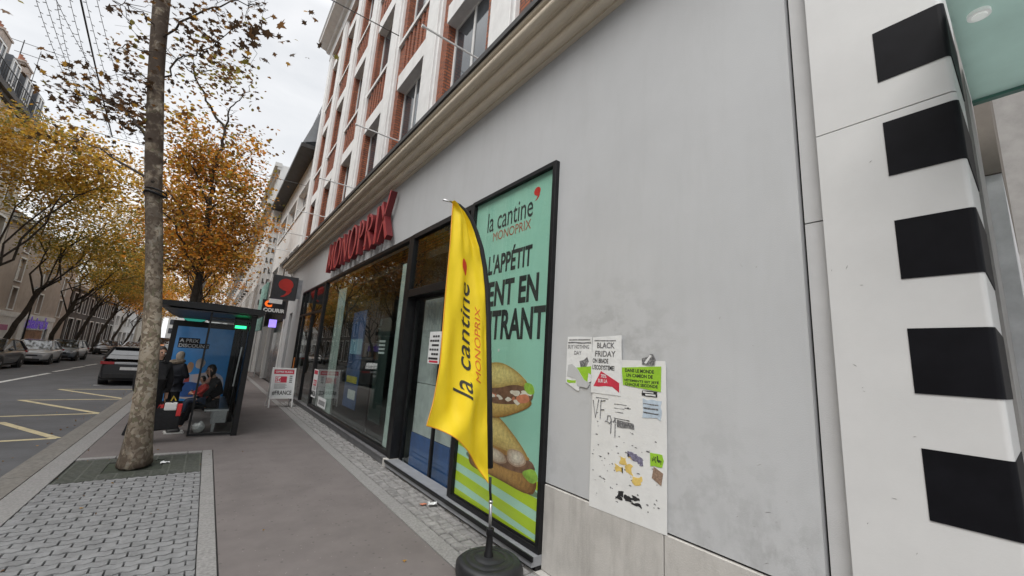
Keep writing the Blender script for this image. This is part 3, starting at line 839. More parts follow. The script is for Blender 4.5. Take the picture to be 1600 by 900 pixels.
a = MB(); a.prism(ragged(.51,.948,.6,.958,.002,2), (2.683,2.372,.688), *FX, .001); a.prism(ragged(.53,.930,.62,.942,.002,2), (2.683,2.372,.688), *FX, .001); a.build('white_text_strip', M_paper, bb)
bl = paper('sticker', 'torn pale blue sticker near the right edge of the white board', 'sticker', ragged(.51,.77,.66,.90,.008,4), M_bluep, 2.6845)
a = MB()
for k in range(3): a.prism(ragged(.515,.80+.032*k,.64,.81+.032*k,.003,4), (2.6830,2.372,.688), *FX, .0008)
a.build('lettering_marks', M_ink_w, bl)
gg = paper('sticker', 'small torn lime green sticker low on the white board', 'sticker', ragged(.575,.44,.675,.53,.008,3), M_green, 2.6845)
a = MB()
for k in range(6): a.prism(ragged(.585+.014*k,.455+random.uniform(0,.03),.593+.014*k,.49+random.uniform(0,.03),.004,2), (2.683,2.372,.688), *FX, .0008)
a.build('lettering_marks', M_ink, gg)
br = paper('sticker', 'torn brown sticker under the small lime green one', 'sticker', [(.585,.36),(.66,.325),(.675,.41),(.6,.44)], M_brown, 2.6845)
dkk = paper('sticker', 'worn dark grey label in the middle of the white board', 'sticker', ragged(.27,.665,.43,.71,.005,3), M_ink_w, 2.6845)
# papers left of the board
p1 = paper('torn_poster', 'torn white poster reading BUY NOTHING DAY, left of the white board', 'poster', [(-.325,.96),(-.19,.90),(-.16,.895),(-.155,.93),(-.02,.99),(-.015,1.17),(-.02,1.375),(-.18,1.38),(-.32,1.38),(-.325,1.2)], M_paper, 2.695)
for s,u,v,w_,h_ in (('BUY NOTHING',-.31,1.27,.26,.035),('DAY',-.23,1.215,.09,.035)): lettering('lettering', s, M_ink_w, p1, (2.6935,2.372,.688), *FX, u,v,w_,h_, lift=.001, bold=.02)
a = MB(); a.prism(ragged(-.30,1.345,-.04,1.355,.001,3), (2.6935,2.372,.688), *FX, .0012); a.prism(ragged(-.31,1.318,-.03,1.33,.003,6), (2.6935,2.372,.688), *FX, .0012)
a.prism([(-.16,1.16),(-.14,1.09),(-.09,1.09),(-.05,1.16),(-.07,1.2),(-.11,1.17)], (2.6935,2.372,.688), *FX, .0012)
a.build('header_bars', M_ink_w, p1)
a = MB(); a.prism([(-.20,1.10),(-.02,1.12),(-.02,1.05),(-.05,1.06),(-.06,.98),(-.10,1.0)], (2.6933,2.372,.688), *FX, .0012); a.prism(blob(ragged(-.31,.96,-.2,.985,.004,3),1), (2.6933,2.372,.688), *FX, .0012)
a.build('green_print', M_green, p1)
a = MB(); a.prism([(-.31,1.02),(-.30,1.12),(-.25,1.13),(-.18,1.09),(-.10,1.0),(-.03,.97),(-.06,.93),(-.18,.94),(-.2,1.0)], (2.6920,2.372,.688), *FX, .0008)
a.build('torn_patch', M_wall, p1)
p2 = paper('torn_poster', 'torn white poster reading BLACK FRIDAY with a ripped red print', 'poster', [(-.005,.90),(.30,.90),(.312,1.1),(.31,1.2),(.305,1.385),(.1,1.375),(0,1.37),(-.008,1.1)], M_paper, 2.6838)
OP = (2.6823,2.372,.688)
for s,u,v,w_,h_,m_ in (('BLACK',.05,1.275,.19,.05,M_ink_w),('FRIDAY',.03,1.205,.22,.05,M_ink_w),('ON BRADE',.005,1.15,.17,.04,M_ink),("L'ECOSYSTEME!",.005,1.095,.235,.04,M_ink)):
    lettering('lettering', s, m_, p2, OP, *FX, u,v,w_,h_, bold=.03, lift=.001)
a = MB(); a.prism(ragged(.02,1.335,.25,.0+1.345,.001,3), OP, *FX, .0012); a.build('header_bar', M_ink_w, p2)
a = MB(); a.prism([(.02,.955),(.10,1.085),(.29,1.0),(.29,.925),(.22,.965),(.15,.965),(.08,.955)], OP, *FX, .0012); a.build('red_print', M_redp, p2)
for s,u,v,w_ in (('70%',.10,1.03,.06),('SUR LA',.07,.99,.10)): lettering('lettering', s, M_paper, p2, (2.681,2.372,.688), *FX, u,v,w_,.03, bold=.02, lift=.001)
# pale squares where old posters hung
gh = MB()
for u0,v0,u1,v1 in ((-.36,.9,-.33,1.42),(.31,1.2,.62,1.42),(.34,1.42,.5,1.46)):
    pass
sm = MB()
for i in range(22):
    y = random.choice([random.uniform(.85,1.6), random.uniform(.82,2.85), random.uniform(.84,1.2)]); z = random.choice([random.uniform(.75,1.3), random.uniform(.75,2.6)])
    L_ = random.uniform(.006,.035); a = random.gauss(.3,.5); w_ = random.uniform(.0007,.0018)
    if 1.6 < y < 2.8 and .6 < z < 2.2: continue
    P = [(0,0),(L_*.5,w_*random.uniform(.2,1.4)),(L_,w_*.3),(L_*.6,-w_),(L_*.2,-w_*.6)]
    sm.prism([(p*math.cos(a)-q*math.sin(a), p*math.sin(a)+q*math.cos(a)) for p,q in P], (2.6995,y,z), *FX, .0006)
sm.build('scuff_mark', mat('scuff grey',(.24,.235,.23),.9,.3,50), store)['kind'] = 'stuff'
# ------------------------------------------------------------------ striped entrance pillar
pl = thing('striped_pillar', 'white rounded entrance pillar with a column of black square blocks', 'pillar', (2.7,.2,0))
def pil_body(mb, z0, z1, off=0.0):
    y1 = .668; y0 = .112; x0 = 2.66-off; x1 = 3.2; r = .022
    P = [(x0,y1),(x1,y1),(x1,y0-off)]
    for i in range(7):
        a = R(-90-90*i/6); P.append((x0+r+(r)*math.cos(a), y0-off+r+r*math.sin(a)))
    n = len(P)
    mb.add([(a,b,z0) for a,b in P]+[(a,b,z1) for a,b in P], [tuple(range(n)), tuple(range(n,2*n))[::-1]]+[(i,i+n,(i+1)%n+n,(i+1)%n) for i in range(n)])
b = MB(); pil_body(b, 0, 3.215); pil_body(b, 3.221, 6.2); b.build('body', M_pil, pl)
for z in np.arange(.14, 6.0, .5455):
    m = MB(); y1 = .378; x0 = 2.656; r = .024; y0 = .108
    P = [(x0,y1),(2.69,y1),(2.69,.2),(3.19,.2),(3.19,y0)]
    for i in range(7):
        a = R(-90-90*i/6); P.append((x0+r+r*math.cos(a), y0+r+r*math.sin(a)))
    n = len(P)
    m.add([(a,b_,z) for a,b_ in P]+[(a,b_,z+.302) for a,b_ in P], [tuple(range(n)), tuple(range(n,2*n))[::-1]]+[(i,i+n,(i+1)%n+n,(i+1)%n) for i in range(n)])
    m.build('black_block', M_pilblk, pl)
DLX, DLY = 2.731, .006
sm = MB()
for i in range(16):
    y = random.uniform(.40,.66); z = random.choice([random.uniform(.5,1.3), random.uniform(.5,3.0)]); L_ = random.uniform(.006,.03); a = random.gauss(.2,.6); w_ = random.uniform(.0008,.002)
    P = [(0,0),(L_*.5,w_),(L_,w_*.3),(L_*.5,-w_)]
    sm.prism([(p*math.cos(a)-q*math.sin(a), p*math.sin(a)+q*math.cos(a)) for p,q in P], (2.6595,y,z), *FX, .0006)
sm.build('scuff_mark', mat('scuff grey',(.24,.235,.23),.9,.3,50), pl)['kind'] = 'stuff'
# canopy of green glass over the entrance
cn = thing('glass_canopy', 'pale green frosted glass canopy over the entrance at the top right', 'canopy', (3,-.5,3.6))
MB().box(1.9,3.62,-2.2,.095,3.62,3.66).build('glass_panel', mat('frosted green glass',(.50,.60,.57),.35,.06,2.5,coat=.3,transl=.62), cn)
MB().box(3.62,3.66,-2.2,.095,3.60,3.665).build('edge_trim', mat('green glass edge',(.10,.24,.20),.3), cn)
dl = MB(); dl.lathe([(.040,3.60),(.040,3.619)], (DLX,DLY,0), 24); o = dl.build('downlight', mat('lamp ring white',(.8,.8,.8),.4,emit=(.9,.95,.9),estr=.12), cn)
dl = MB(); dl.lathe([(.026,3.594),(.026,3.601)], (DLX,DLY,0), 24); dl.build('lamp_glass', mat('lamp glass',(.75,.77,.75),.3,emit=(.9,.95,.9),estr=.2), o)
en = thing('entrance_wall', 'shaded pale wall with a brown upper band inside the entrance beyond the striped pillar', 'wall', (4,-.1,0))
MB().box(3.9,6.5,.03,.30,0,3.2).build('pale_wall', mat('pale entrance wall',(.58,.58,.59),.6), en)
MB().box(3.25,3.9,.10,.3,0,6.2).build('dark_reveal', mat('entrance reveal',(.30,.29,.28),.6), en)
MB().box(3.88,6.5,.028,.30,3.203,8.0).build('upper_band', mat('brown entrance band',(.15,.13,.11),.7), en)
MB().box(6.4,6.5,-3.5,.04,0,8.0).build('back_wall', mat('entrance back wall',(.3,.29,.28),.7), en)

# ------------------------------------------------------------------ feather flag
fl = thing('feather_flag', 'yellow feather flag with dark lettering on a black base beside the food poster', 'flag', (2.2,3.03,0))
b = MB()
b.lathe([(.20,.0),(.262,.01),(.275,.04),(.272,.10),(.262,.125),(.245,.14),(.205,.148),(.198,.142),(.188,.149),(.14,.158),(.133,.152),(.122,.160),(.07,.172),(.045,.172)], (2.2,3.03,0), 64, sq=.16)
b.build('base', mat('black plastic base',(.016,.017,.019),.42,.2,14,bump=.12,bscale=180), fl, smooth=True)
b = MB(); b.lathe([(.042,.172),(.040,.19),(.032,.21),(.026,.33),(.032,.335),(.034,.345),(.034,.385),(.024,.39)], (2.185,3.03,0), 24)
sharp(b.build('socket', M_black, fl, smooth=True))
PZ = [(2.178,.36),(2.165,.62),(2.150,.76),(2.135,.88),(2.06,1.6),(2.0,2.16),(1.965,2.42),(1.92,2.63),(1.865,2.81),(1.80,2.945),(1.74,3.045),(1.67,3.12),(1.60,3.155),(1.535,3.168)]
def pole_at(z):
    for (x0,z0),(x1,z1) in zip(PZ[3:], PZ[4:]):
        if z <= z1: return x0+(x1-x0)*(z-z0)/(z1-z0)
    return PZ[-1][0]
b = MB(); b.tube([(2.183,3.03,.36),(2.172,3.03,.60)], .014, 10); b.tube([(2.172,3.03,.59),(2.171,3.03,.61)], .019, 10)
b.build('ground_pole', M_steel, fl, smooth=True)
b = MB(); b.tube([(2.172,3.03,.60),(2.155,3.03,.70),(2.148,3.03,.80)], .012, 8)
b.tube([(x,3.03,z) for x,z in PZ[3:]], [.030,.030,.030,.029,.028,.027,.025,.023,.020,.016,.013], 10)
b.build('pole', M_black_matt, fl, smooth=True)
b = MB(); b.tube([(1.54,3.03,3.168),(1.44,3.03,3.158)], .009, 8); b.build('pole_tip', M_steel, fl, smooth=True)
# sail: u across from the pole (0) to the free edge (1), t along its length (0 bottom .. 1 top)
import bisect  # noqa
PP = [V(x, z) for x, z in PZ[2:]]
cum = [0]
for a, b_ in zip(PP, PP[1:]): cum.append(cum[-1]+(b_-a).length)
def along(t):
    s = t*cum[-1]; i = min(bisect.bisect_right(cum, s)-1, len(PP)-2)
    return PP[i].lerp(PP[i+1], (s-cum[i])/(cum[i+1]-cum[i]))
FE = [(0,2.10,.80),(.07,2.06,.93),(.14,1.98,1.06),(.18,1.90,1.10)]
LE = [(1.465,1.27),(1.50,1.45),(1.535,1.75),(1.535,2.1),(1.532,2.45),(1.532,2.8),(1.528,3.05),(1.53,3.155)]
def left_edge(t):
    f = t*(len(LE)-1); i = min(int(f), len(LE)-2); a = LE[i]; b_ = LE[i+1]; q = f-i
    return V(a[0]+(b_[0]-a[0])*q, a[1]+(b_[1]-a[1])*q)
def sail(u, t):
    a = along(t); l = left_edge(t)
    p = a.lerp(l, u)
    # lower hem: concave sweep between the pole foot and the low corner
    p.y += .10*math.sin(math.pi*u)*(1-t)**4; p.x -= .026*(1-u)
    amp = .042*math.sin(math.pi*min(1,u*1.02))**.7 if 0 < u < 1 else 0
    y = 3.03 - .01 + amp*(math.sin(7.5*u+2.2*t*3+.6)*.8+.35*math.sin(15*u-9*t)) - .05*u*(1-t)
    y += .020*math.sin(30*t+6*u+1.5*math.sin(7*t))*math.exp(-5*u)*min(1,u*14)
    y += .008*math.sin(60*t+2*math.sin(9*t))*math.exp(-14*u)*min(1,u*20)
    y += .010*math.sin(17*u+21*t)*math.sin(math.pi*u)*(.4+.6*math.sin(5*t+1)**2)
    y += .022*math.sin(10*(u+1.1*t)-1.0)*(1-t)*min(1,u*4)*(1-u*.5)
    return (p.x, y, p.y)
nu, nt2 = 46, 130
b = MB(); vs = [sail(i/nu, j/nt2) for j in range(nt2+1) for i in range(nu+1)]
b.add(vs, [(j*(nu+1)+i, j*(nu+1)+i+1, (j+1)*(nu+1)+i+1, (j+1)*(nu+1)+i) for j in range(nt2) for i in range(nu)])
sl_o = b.build('sail', mat('yellow flag cloth',(.95,.70,.015),.5,.03,3,bump=.08,bscale=25,transl=.2), fl, smooth=True)
b = MB(); b.tube([sail(1, j/40) for j in range(41)], .005, 5); b.tube([sail(i/30, 0) for i in range(31)], .005, 5)
b.build('hem', mat('orange hem',(.75,.35,.02),.6), sl_o)
def sail_text(name, s, m, uc, t0, w_u, t1, bold=0, body=None):
    """lettering that runs up the sail: text x along t, text y towards the free edge"""
    if body is None: vs, fs = text_mesh(s, bold)
    else: vs, fs = body
    bm = bmesh.new(); bv = [bm.verts.new(p) for p in vs]
    for f in fs:
        try: bm.faces.new([bv[i] for i in f])
        except ValueError: pass
    bmesh.ops.triangulate(bm, faces=bm.faces)
    for _ in range(3):
        es = [e for e in bm.edges if e.calc_length() > .12]
        if not es: break
        bmesh.ops.subdivide_edges(bm, edges=es, cuts=1); bmesh.ops.triangulate(bm, faces=bm.faces)
    bm.verts.index_update()
    xs = [v.co.x for v in bm.verts]; ys = [v.co.y for v in bm.verts]
    x0,x1,y0,y1 = min(xs),max(xs),min(ys),max(ys)
    mb = MB(); out = []
    for v in bm.verts:
        t = t0+(v.co.x-x0)/(x1-x0)*(t1-t0); u = uc+(v.co.y-y0)/(y1-y0)*w_u
        p = sail(u, t); out.append((p[0], p[1]-.0035, p[2]))
    mb.add(out, [tuple(v.index for v in f.verts) for f in bm.faces]); bm.free()
    return mb.build(name, m, sl_o)
M_flagtxt = mat('dark flag print',(.03,.028,.02),.6)
sail_text('lettering', 'la cantine', M_flagtxt, .38, .215, .28, .625, .006)
sail_text('lettering', 'MONOPRIX', mat('orange red flag print',(.62,.13,.01),.6), .20, .30, .10, .56)
cp = comma_pts(0,0,1); n = len(cp)
sail_text('comma', '', mat('red flag print',(.62,.03,.015),.6), .47, .645, .20, .695, body=([(x*.9,y,0) for x,y in blob([(-1,-.8),(.9,-.9),(1,.7),(-.7,.9)],3)], [tuple(range(32))]))
# ------------------------------------------------------------------ A-frame sign
def a_board(loc, label, head, big, foot, name='pavement_sign'):
    t = thing(name, label, 'sign', (0,0,0))
    f = MB(); zt = 1.19; lean = .20
    ax = (1,0,0); ay = V(0,lean,1).normalized()
    O = V(-.33,-.22,.0)
    for sgn in (-1, 1):
        o = V(-.33, sgn*.22, 0); a = V(0,-sgn*.185,1).normalized()
        n = V(1,0,0).cross(a)
        for u in (0,.62):
            f.add([o+V(u,0,0)+a*z+n*q+V(w_,0,0) for z in (0,zt) for w_,q in ((0,-.012),(.035,-.012),(.035,.012),(0,.012))],
                  [(0,1,2,3),(7,6,5,4),(0,4,5,1),(1,5,6,2),(2,6,7,3),(3,7,4,0)])
        for z in (.26,1.15):
            f.add([o+V(u,0,0)+a*(z+w_)+n*q for u in (.035,.62) for w_,q in ((0,-.012),(.035,-.012),(.035,.012),(0,.012))],
                  [(0,1,2,3),(7,6,5,4),(0,4,5,1),(1,5,6,2),(2,6,7,3),(3,7,4,0)])
    f.build('frame', M_white, t)
    a = V(0,.185,1).normalized(); o = V(-.33,-.22,0)
    for sgn, nm in ((-1,'poster'),(1,'poster')):
        o = V(-.33, sgn*.22, 0); a = V(0,-sgn*.185,1).normalized()
        axx = V(1,0,0) if sgn < 0 else V(-1,0,0); oo = o if sgn < 0 else o+V(.655,0,0)
        b = MB(); b.prism([(.035,.295),(.62,.295),(.62,1.15),(.035,1.15)], oo, axx, a, .004)
        pb = b.build(nm, M_paper, t)
        b = MB(); b.prism([(.05,1.0),(.605,1.0),(.605,1.13),(.05,1.13)], oo, axx, a, .0055); b.prism([(.1,.74),(.42,.74),(.42,.93),(.1,.93)], oo, axx, a, .0055)
        b.build('red_block', M_redp, pb)
        b = MB(); b.prism([(.115,.755),(.25,.755),(.25,.915),(.115,.915)], oo, axx, a, .0065); b.build('white_block', M_paper, pb)
        lettering('lettering', head, M_paper, pb, oo, axx, a, .09,1.035,.47,.06, bold=.03, lift=.007)
        lettering('lettering', big, M_redp if True else M_ink, pb, oo, axx, a, .12,.775,.27,.12, bold=.03, lift=.0085)
        lettering('lettering', foot, M_ink, pb, oo, axx, a, .06,.36,.53,.14, bold=.02, lift=.006)
        b = MB()
        for k in range(5): b.prism([(.09,.69-.032*k),(.40+.04*(k%2),.69-.032*k),(.40+.04*(k%2),.703-.032*k),(.09,.703-.032*k)], oo, axx, a, .0055)
        for k in range(4): b.prism([(.49,.92-.06*k),(.57,.92-.06*k),(.57,.955-.06*k),(.49,.955-.06*k)], oo, axx, a, .0055)
        b.build('small_print', M_ink_w, pb)
    t.location = loc
    return t
t = a_board((2.04,14.35,0), 'white framed pavement A board with red header and the word FRANCE, standing before the shop', 'OFFRE FLASH', '56%', '#FRANCE')
t.rotation_euler.z = R(3)
ps = thing('door_poster', 'white and red poster panel fixed low inside the shop glass beside the far door', 'poster', (2.68,13.1,0))
MB().box(2.685,2.695,12.75,13.30,.42,1.22).build('panel', M_paper, ps)
a = MB(); a.box(2.682,2.6845,12.8,13.25,1.08,1.19); a.box(2.682,2.6845,12.8,13.2,.76,.92); a.build('red_block', M_redp, ps)
lettering('lettering', '50%', M_paper, ps, (2.6815,13.18,.79), *FX, 0,0,.32,.1, bold=.02)
lettering('lettering', 'MAG.50', M_ink, ps, (2.6815,13.27,.47), *FX, 0,0,.50,.14, bold=.03)
a = MB()
for k in range(4): a.box(2.682,2.6845,12.85,13.2,.66+.03*k-.01,.67+.03*k-.01)
a.build('small_print', M_ink_w, ps)
o_ = MB(); o_.box(2.64,2.655,16.72,16.9,.55,1.45); o_ = o_.build('orange_panel', mat('orange print',(.62,.20,.03),.5)); tag(o_, 'narrow orange strip panel at the far end of the shop front', 'panel')

# ------------------------------------------------------------------ bus shelter
sh = thing('bus_shelter', 'black framed glass bus shelter with lit blue advert behind the waiting people', 'bus shelter', (0,11.8,0))
M_sh = mat('black shelter paint', (.009,.009,.010), .4, .2, 8, spec=.3)
for (x,y) in ((.70,10.0),(.70,11.8),(.70,13.55)):
    f = MB(); f.box(x-.05,x+.05,y-.05,y+.05,0,2.42); f.build('post', M_sh, sh, bevel=.006, seg=1)
rf = MB()
rp = [(-.88,2.47),(-.86,2.53),(.0,2.56),(.84,2.53),(.86,2.43),(.80,2.41),(-.80,2.44)]
n = len(rp)
rf.add([(x,9.72,z) for x,z in rp]+[(x,13.95,z) for x,z in rp], [tuple(range(n)),tuple(range(n,2*n))[::-1]]+[(i,i+n,(i+1)%n+n,(i+1)%n) for i in range(n)])
rf.build('roof', M_sh, sh)
ru = MB(); ru.box(-.72,.72,9.9,13.8,2.395,2.409); ru.build('roof_lining', mat('grey roof lining',(.10,.10,.105),.4), sh)
for y in (10.06,11.86): MB().box(.695,.705,y,y+1.64,.22,2.3).build('back_pane', glass('back pane glass',(.10,.11,.115),.35,0,1.4), sh)
r_ = MB()
for z in (.17,2.31): r_.box(.68,.72,10.05,13.5,z,z+.045)
r_.build('rail', M_sh, sh)
# near end: half-width pane with a slim post
e = MB(); e.box(-.045,-.01,10.0,10.03,.02,2.44); e.box(-.01,.65,10.0,10.03,.02,.06); e.box(-.01,.65,10.0,10.03,2.28,2.31)
e.build('end_frame', M_sh, sh)
MB().box(-.01,.65,10.012,10.018,.06,2.28).build('end_pane', glass('end pane glass',(.86,.88,.88),.5,0,1.3), sh)
bn = MB(); bn.box(.16,.56,10.25,12.7,.44,.475); 
for y in (10.5,11.5,12.5): bn.box(.33,.38,y-.03,y+.03,0,.44)
bn.build('bench', M_steel, sh)
# far end: advert cabinet
c = MB(); frame(c, 0,.2, 0,1.46, .12,2.30, .1)
cb = MB(); cb.box(-.80,.66,13.60,13.80,.10,2.33); cb.build('advert_cabinet', M_sh, sh, bevel=.01)
ad = MB(); ad.box(-.685,.545,13.592,13.599,.27,2.18)
M_ad = mat('lit blue advert',(.02,.15,.38),.3,.25,1.6,emit=(.02,.17,.42),estr=.10,coat=.3)
ad = ad.build('advert', M_ad, sh)
OA = (-.685,13.591,.27)
for s,u,v,w_ in (('A PRIX',.09,1.50,.40),('DISCOUNT',.09,1.37,.62)):
    b = MB(); b.prism([(u-.02,v-.015),(u+w_+.02,v-.015),(u+w_+.02,v+.115),(u-.02,v+.115)], OA, *FY, .002); b.build('text_band', M_ink, ad)
    lettering('lettering', s, mat('advert white',(.7,.72,.74),.5), ad, OA, *FY, u,v,w_,.09, bold=.02, lift=.003)
def adblob(name, pts, m, l): b = MB(); b.prism(blob(pts), OA, *FY, l); b.build(name, m, ad)
adblob('sand_picture', [(.05,.05),(1.2,.05),(1.2,.62),(.9,.78),(.5,.66),(.2,.72),(.03,.6)], mat('advert sand',(.42,.27,.17),.4,.3,3,col2=(.10,.26,.46),coat=.3,emit=(.12,.11,.12),estr=.3), .0012)
adblob('pale_picture', [(.52,.85),(.66,.82),(.74,1.0),(.64,1.12),(.52,1.05)], mat('advert pale',(.55,.46,.40),.4,.2,6,coat=.3), .0018)
adblob('tan_picture', [(.30,.72),(.46,.70),(.5,.95),(.38,1.02)], mat('advert tan',(.48,.28,.16),.4,.2,6,coat=.3), .0016)
adblob('tan_picture', [(.80,.62),(.95,.60),(1.02,.86),(.88,.95)], mat('advert tan',(.48,.28,.16),.4,.2,6,coat=.3), .0017)
adblob('red_picture', [(.32,.3),(.44,.3),(.46,.62),(.36,.66)], mat('advert red',(.32,.05,.04),.4,.2,6,coat=.3), .0020)
adblob('blue_picture', [(.2,.1),(.75,.1),(.8,.42),(.45,.5),(.2,.42)], mat('advert royal blue',(.03,.10,.32),.4,.2,6,coat=.3), .0022)
ic = MB(); ic.lathe([(.23,-.02),(.25,-.01),(.25,.01),(.23,.02)], (-.38,13.7,2.42), 24, 'y'); 
for p in range(len(ic.v)): x,y,z = ic.v[p]; ic.v[p] = (x,y,2.42+(z-2.42)*.42)
ic.build('stop_emblem', mat('teal emblem',(.05,.42,.34),.4,emit=(.04,.40,.30),estr=.3), sh)
tb = MB(); tb.box(-.10,.52,13.55,13.6,2.36,2.43); tb.build('stop_name_band', mat('stop name white',(.5,.5,.48),.5), sh)
gl_ = MB(); gl_.box(.43,.64,10.9,10.95,2.155,2.215); gl_.build('green_display', mat('green display',(.02,.6,.2),.4,emit=(.03,1.0,.32),estr=1.6), sh)
MB().box(.40,.67,10.952,10.99,2.13,2.40).build('display_housing', M_sh, sh)
wb = MB(); wb.box(.30,.56,10.6,10.66,.16,.43); wb.build('waste_box', M_steel, sh)
hr = MB(); hr.tube([(.55,10.10,.95),(.58,10.10,1.75)], .015, 6); hr.build('hand_rail', M_steel, sh)

# ------------------------------------------------------------------ people
M_skin = mat('skin', (.45,.27,.19), .55, .08, 20, sss=.1)
M_coat = mat('black wool coat', (.010,.010,.012), .9, .3, 40, bump=.3, bscale=200)
M_navy = mat('dark navy jacket', (.012,.014,.022), .75, .3, 20, bump=.4, bscale=40)
M_trou = mat('black trousers', (.010,.010,.013), .85, .3, 30)
M_hair = mat('dark brown hair', (.018,.012,.009), .55, .3, 60, bump=.5, bscale=150, stretch=(1,1,.2))
M_hairg = mat('grey fair hair', (.40,.35,.29), .6, .25, 60, bump=.5, bscale=150, stretch=(1,1,.2))
M_shoe = mat('black shoe', (.014,.014,.015), .45, .2, 20)
M_sole = mat('white sole', (.6,.6,.58), .6)
M_redcl = mat('red jacket', (.36,.03,.025), .8, .15, 20)
M_denim = mat('dark denim', (.02,.03,.055), .85, .2, 40)
def skin(name, joints, edges, m, parent, sub=2, extra=None, root=0):
    me = bpy.data.meshes.new(name)
    names = list(joints); idx = {n_: i for i, n_ in enumerate(names)}
    org = worg(parent) if parent else Vector((0,0,0))
    me.from_pydata([tuple(Vector(joints[n_][0])-org) for n_ in names], [(idx[a], idx[b]) for a, b in edges], [])
    o = bpy.data.objects.new(name, me); C.objects.link(o)
    md = o.modifiers.new('skin', 'SKIN'); md.use_smooth_shade = True
    lay_ = me.skin_vertices[0].data if me.skin_vertices else None
    if lay_ is None:
        bpy.context.view_layer.objects.active = o
        bm = bmesh.new(); bm.from_mesh(me); bm.verts.layers.skin.verify(); bm.to_mesh(me); bm.free(); lay_ = me.skin_vertices[0].data
    for i, n_ in enumerate(names):
        r = joints[n_][1]
        lay_[i].radius = (r, r) if not hasattr(r, '__len__') else r
        lay_[i].use_root = (i == root)
    s = o.modifiers.new('sub', 'SUBSURF'); s.levels = sub; s.render_levels = sub
    dg = bpy.context.evaluated_depsgraph_get(); dg.update()
    me2 = bpy.data.meshes.new_from_object(o.evaluated_get(dg))
    bpy.data.objects.remove(o); bpy.data.meshes.remove(me)
    me2.name = name; me2.materials.clear(); me2.materials.append(m)
    me2.polygons.foreach_set('use_smooth', [True]*len(me2.polygons))
    if extra:      # fingers and face details joined into the same body mesh
        bm = bmesh.new(); bm.from_mesh(me2)
        vs = [bm.verts.new((p[0]-org.x,p[1]-org.y,p[2]-org.z)) for p in extra.v]
        for f_ in extra.f:
            try: q = bm.faces.new([vs[i] for i in f_]); q.smooth = True
            except ValueError: pass
        bm.to_mesh(me2); bm.free()
    return link(name, me2, parent)
def chain(*n_): return list(zip(n_, n_[1:]))
def fingers(mb, wrist, d, side, curl, s=1.0):
    """five tapered bent fingers from a palm: d points along the hand, side towards the thumb, curl is the closing way"""
    w = Vector(wrist); d = Vector(d).normalized(); sd = Vector(side).normalized(); c = Vector(curl).normalized()
    for k, (off, ln) in enumerate(((-.030,.055),(-.011,.07),(.009,.075),(.028,.068))):
        b0 = w+d*.075*s+sd*off*s
        p = [w+d*.03*s+sd*off*.8*s, b0, b0+(d*.85+c*.35).normalized()*ln*.45*s, b0+(d*.85+c*.35).normalized()*ln*.45*s+(d*.3+c*.9).normalized()*ln*.55*s]
        mb.tube(p, [.010*s,.0095*s,.0085*s,.006*s], 6)
    p = [w+d*.02*s+sd*.025*s, w+d*.05*s+sd*.048*s, w+d*.085*s+sd*.048*s+c*.02*s]
    mb.tube(p, [.012*s,.0105*s,.007*s], 6)
def face(mb, c, f, up, s=1.0):
    """nose, ears and lips on a head centred at c facing f"""
    c = Vector(c); f = Vector(f).normalized(); up = Vector(up).normalized(); r = f.cross(up)
    mb.tube([c+f*.058*s+up*.014*s, c+f*.082*s-up*.020*s, c+f*.060*s-up*.034*s], [.010*s,.015*s,.011*s], 6)
    mb.tube([c+f*.056*s-up*.056*s-r*.022*s, c+f*.066*s-up*.054*s, c+f*.056*s-up*.056*s+r*.022*s], [.005*s,.008*s,.005*s], 6)
    for q in (-1,1): mb.ball(c+r*q*.064*s-up*.005*s-f*.005*s, (.014*s,.022*s,.032*s), 8, 6)
def eyes(parent, c, f, up, s=1.0):
    c = Vector(c); f = Vector(f).normalized(); up = Vector(up).normalized(); r = f.cross(up)
    for q in (-1,1):
        m = MB(); m.ball(c+f*.058*s+r*q*.028*s+up*.008*s, .0115*s, 8, 6); m.build('eye', M_ink, parent, smooth=True)
def hairshell(parent, c, f, up, m, s=1.0, long=0.0):
    c = Vector(c); f = Vector(f).normalized(); up = Vector(up).normalized(); r = f.cross(up)
    b = MB(); b.smooth = True
    n1, n2 = 20, 12; vs = []; fs = []
    for i in range(n2+1):
        th = math.pi*i/n2*(.68 if not long else .80)
        for k in range(n1):
            ph = 2*math.pi*k/n1
            fr_ = math.cos(ph)
            op = max(0,(fr_+.25)/1.25)**.8; tt = th*(1-.62*op) if not long else th*(1-.69*op)
            d = r*math.sin(tt)*math.sin(ph)*.080+f*(math.sin(tt)*fr_*.094-.012)+up*math.cos(tt)*.114
            d = d*(1.03+.03*math.sin(7*ph+5*tt))
            if long and fr_ < .35 and i > n2*.6: d = d*1.0 - up*long*(i/n2-.6)/.4
            vs.append(c+d*s+up*.01*s)
    for i in range(n2):
        for k in range(n1):
            a = i*n1+k; e_ = i*n1+(k+1)%n1; fs.append((a,e_,e_+n1,a+n1))
    b.add(vs, fs); return b.build('hair', m, parent, smooth=True)
def shoe(parent, heel, d, m=M_shoe, sole=None, L=.27):
    h = Vector(heel); d = Vector(d).normalized(); s = Vector((-d.y,d.x,0))
    j = {'a':(h+Vector((0,0,.06)),.045),'b':(h+d*L*.35+Vector((0,0,.05)),.045),'c':(h+d*L*.75+Vector((0,0,.038)),.043),'d':(h+d*L*.92+Vector((0,0,.034)),.032)}
    o = skin('shoe', j, chain('a','b','c','d'), m, parent)
    if sole:
        b = MB(); b.prism([(-.05,-.04),(L*.6,-.048),(L*1.0,-.035),(L*1.05,0),(L*1.0,.035),(L*.6,.045),(-.05,.04)], h+Vector((0,0,.004)), d, s, .024); b.build('sole', sole, o)

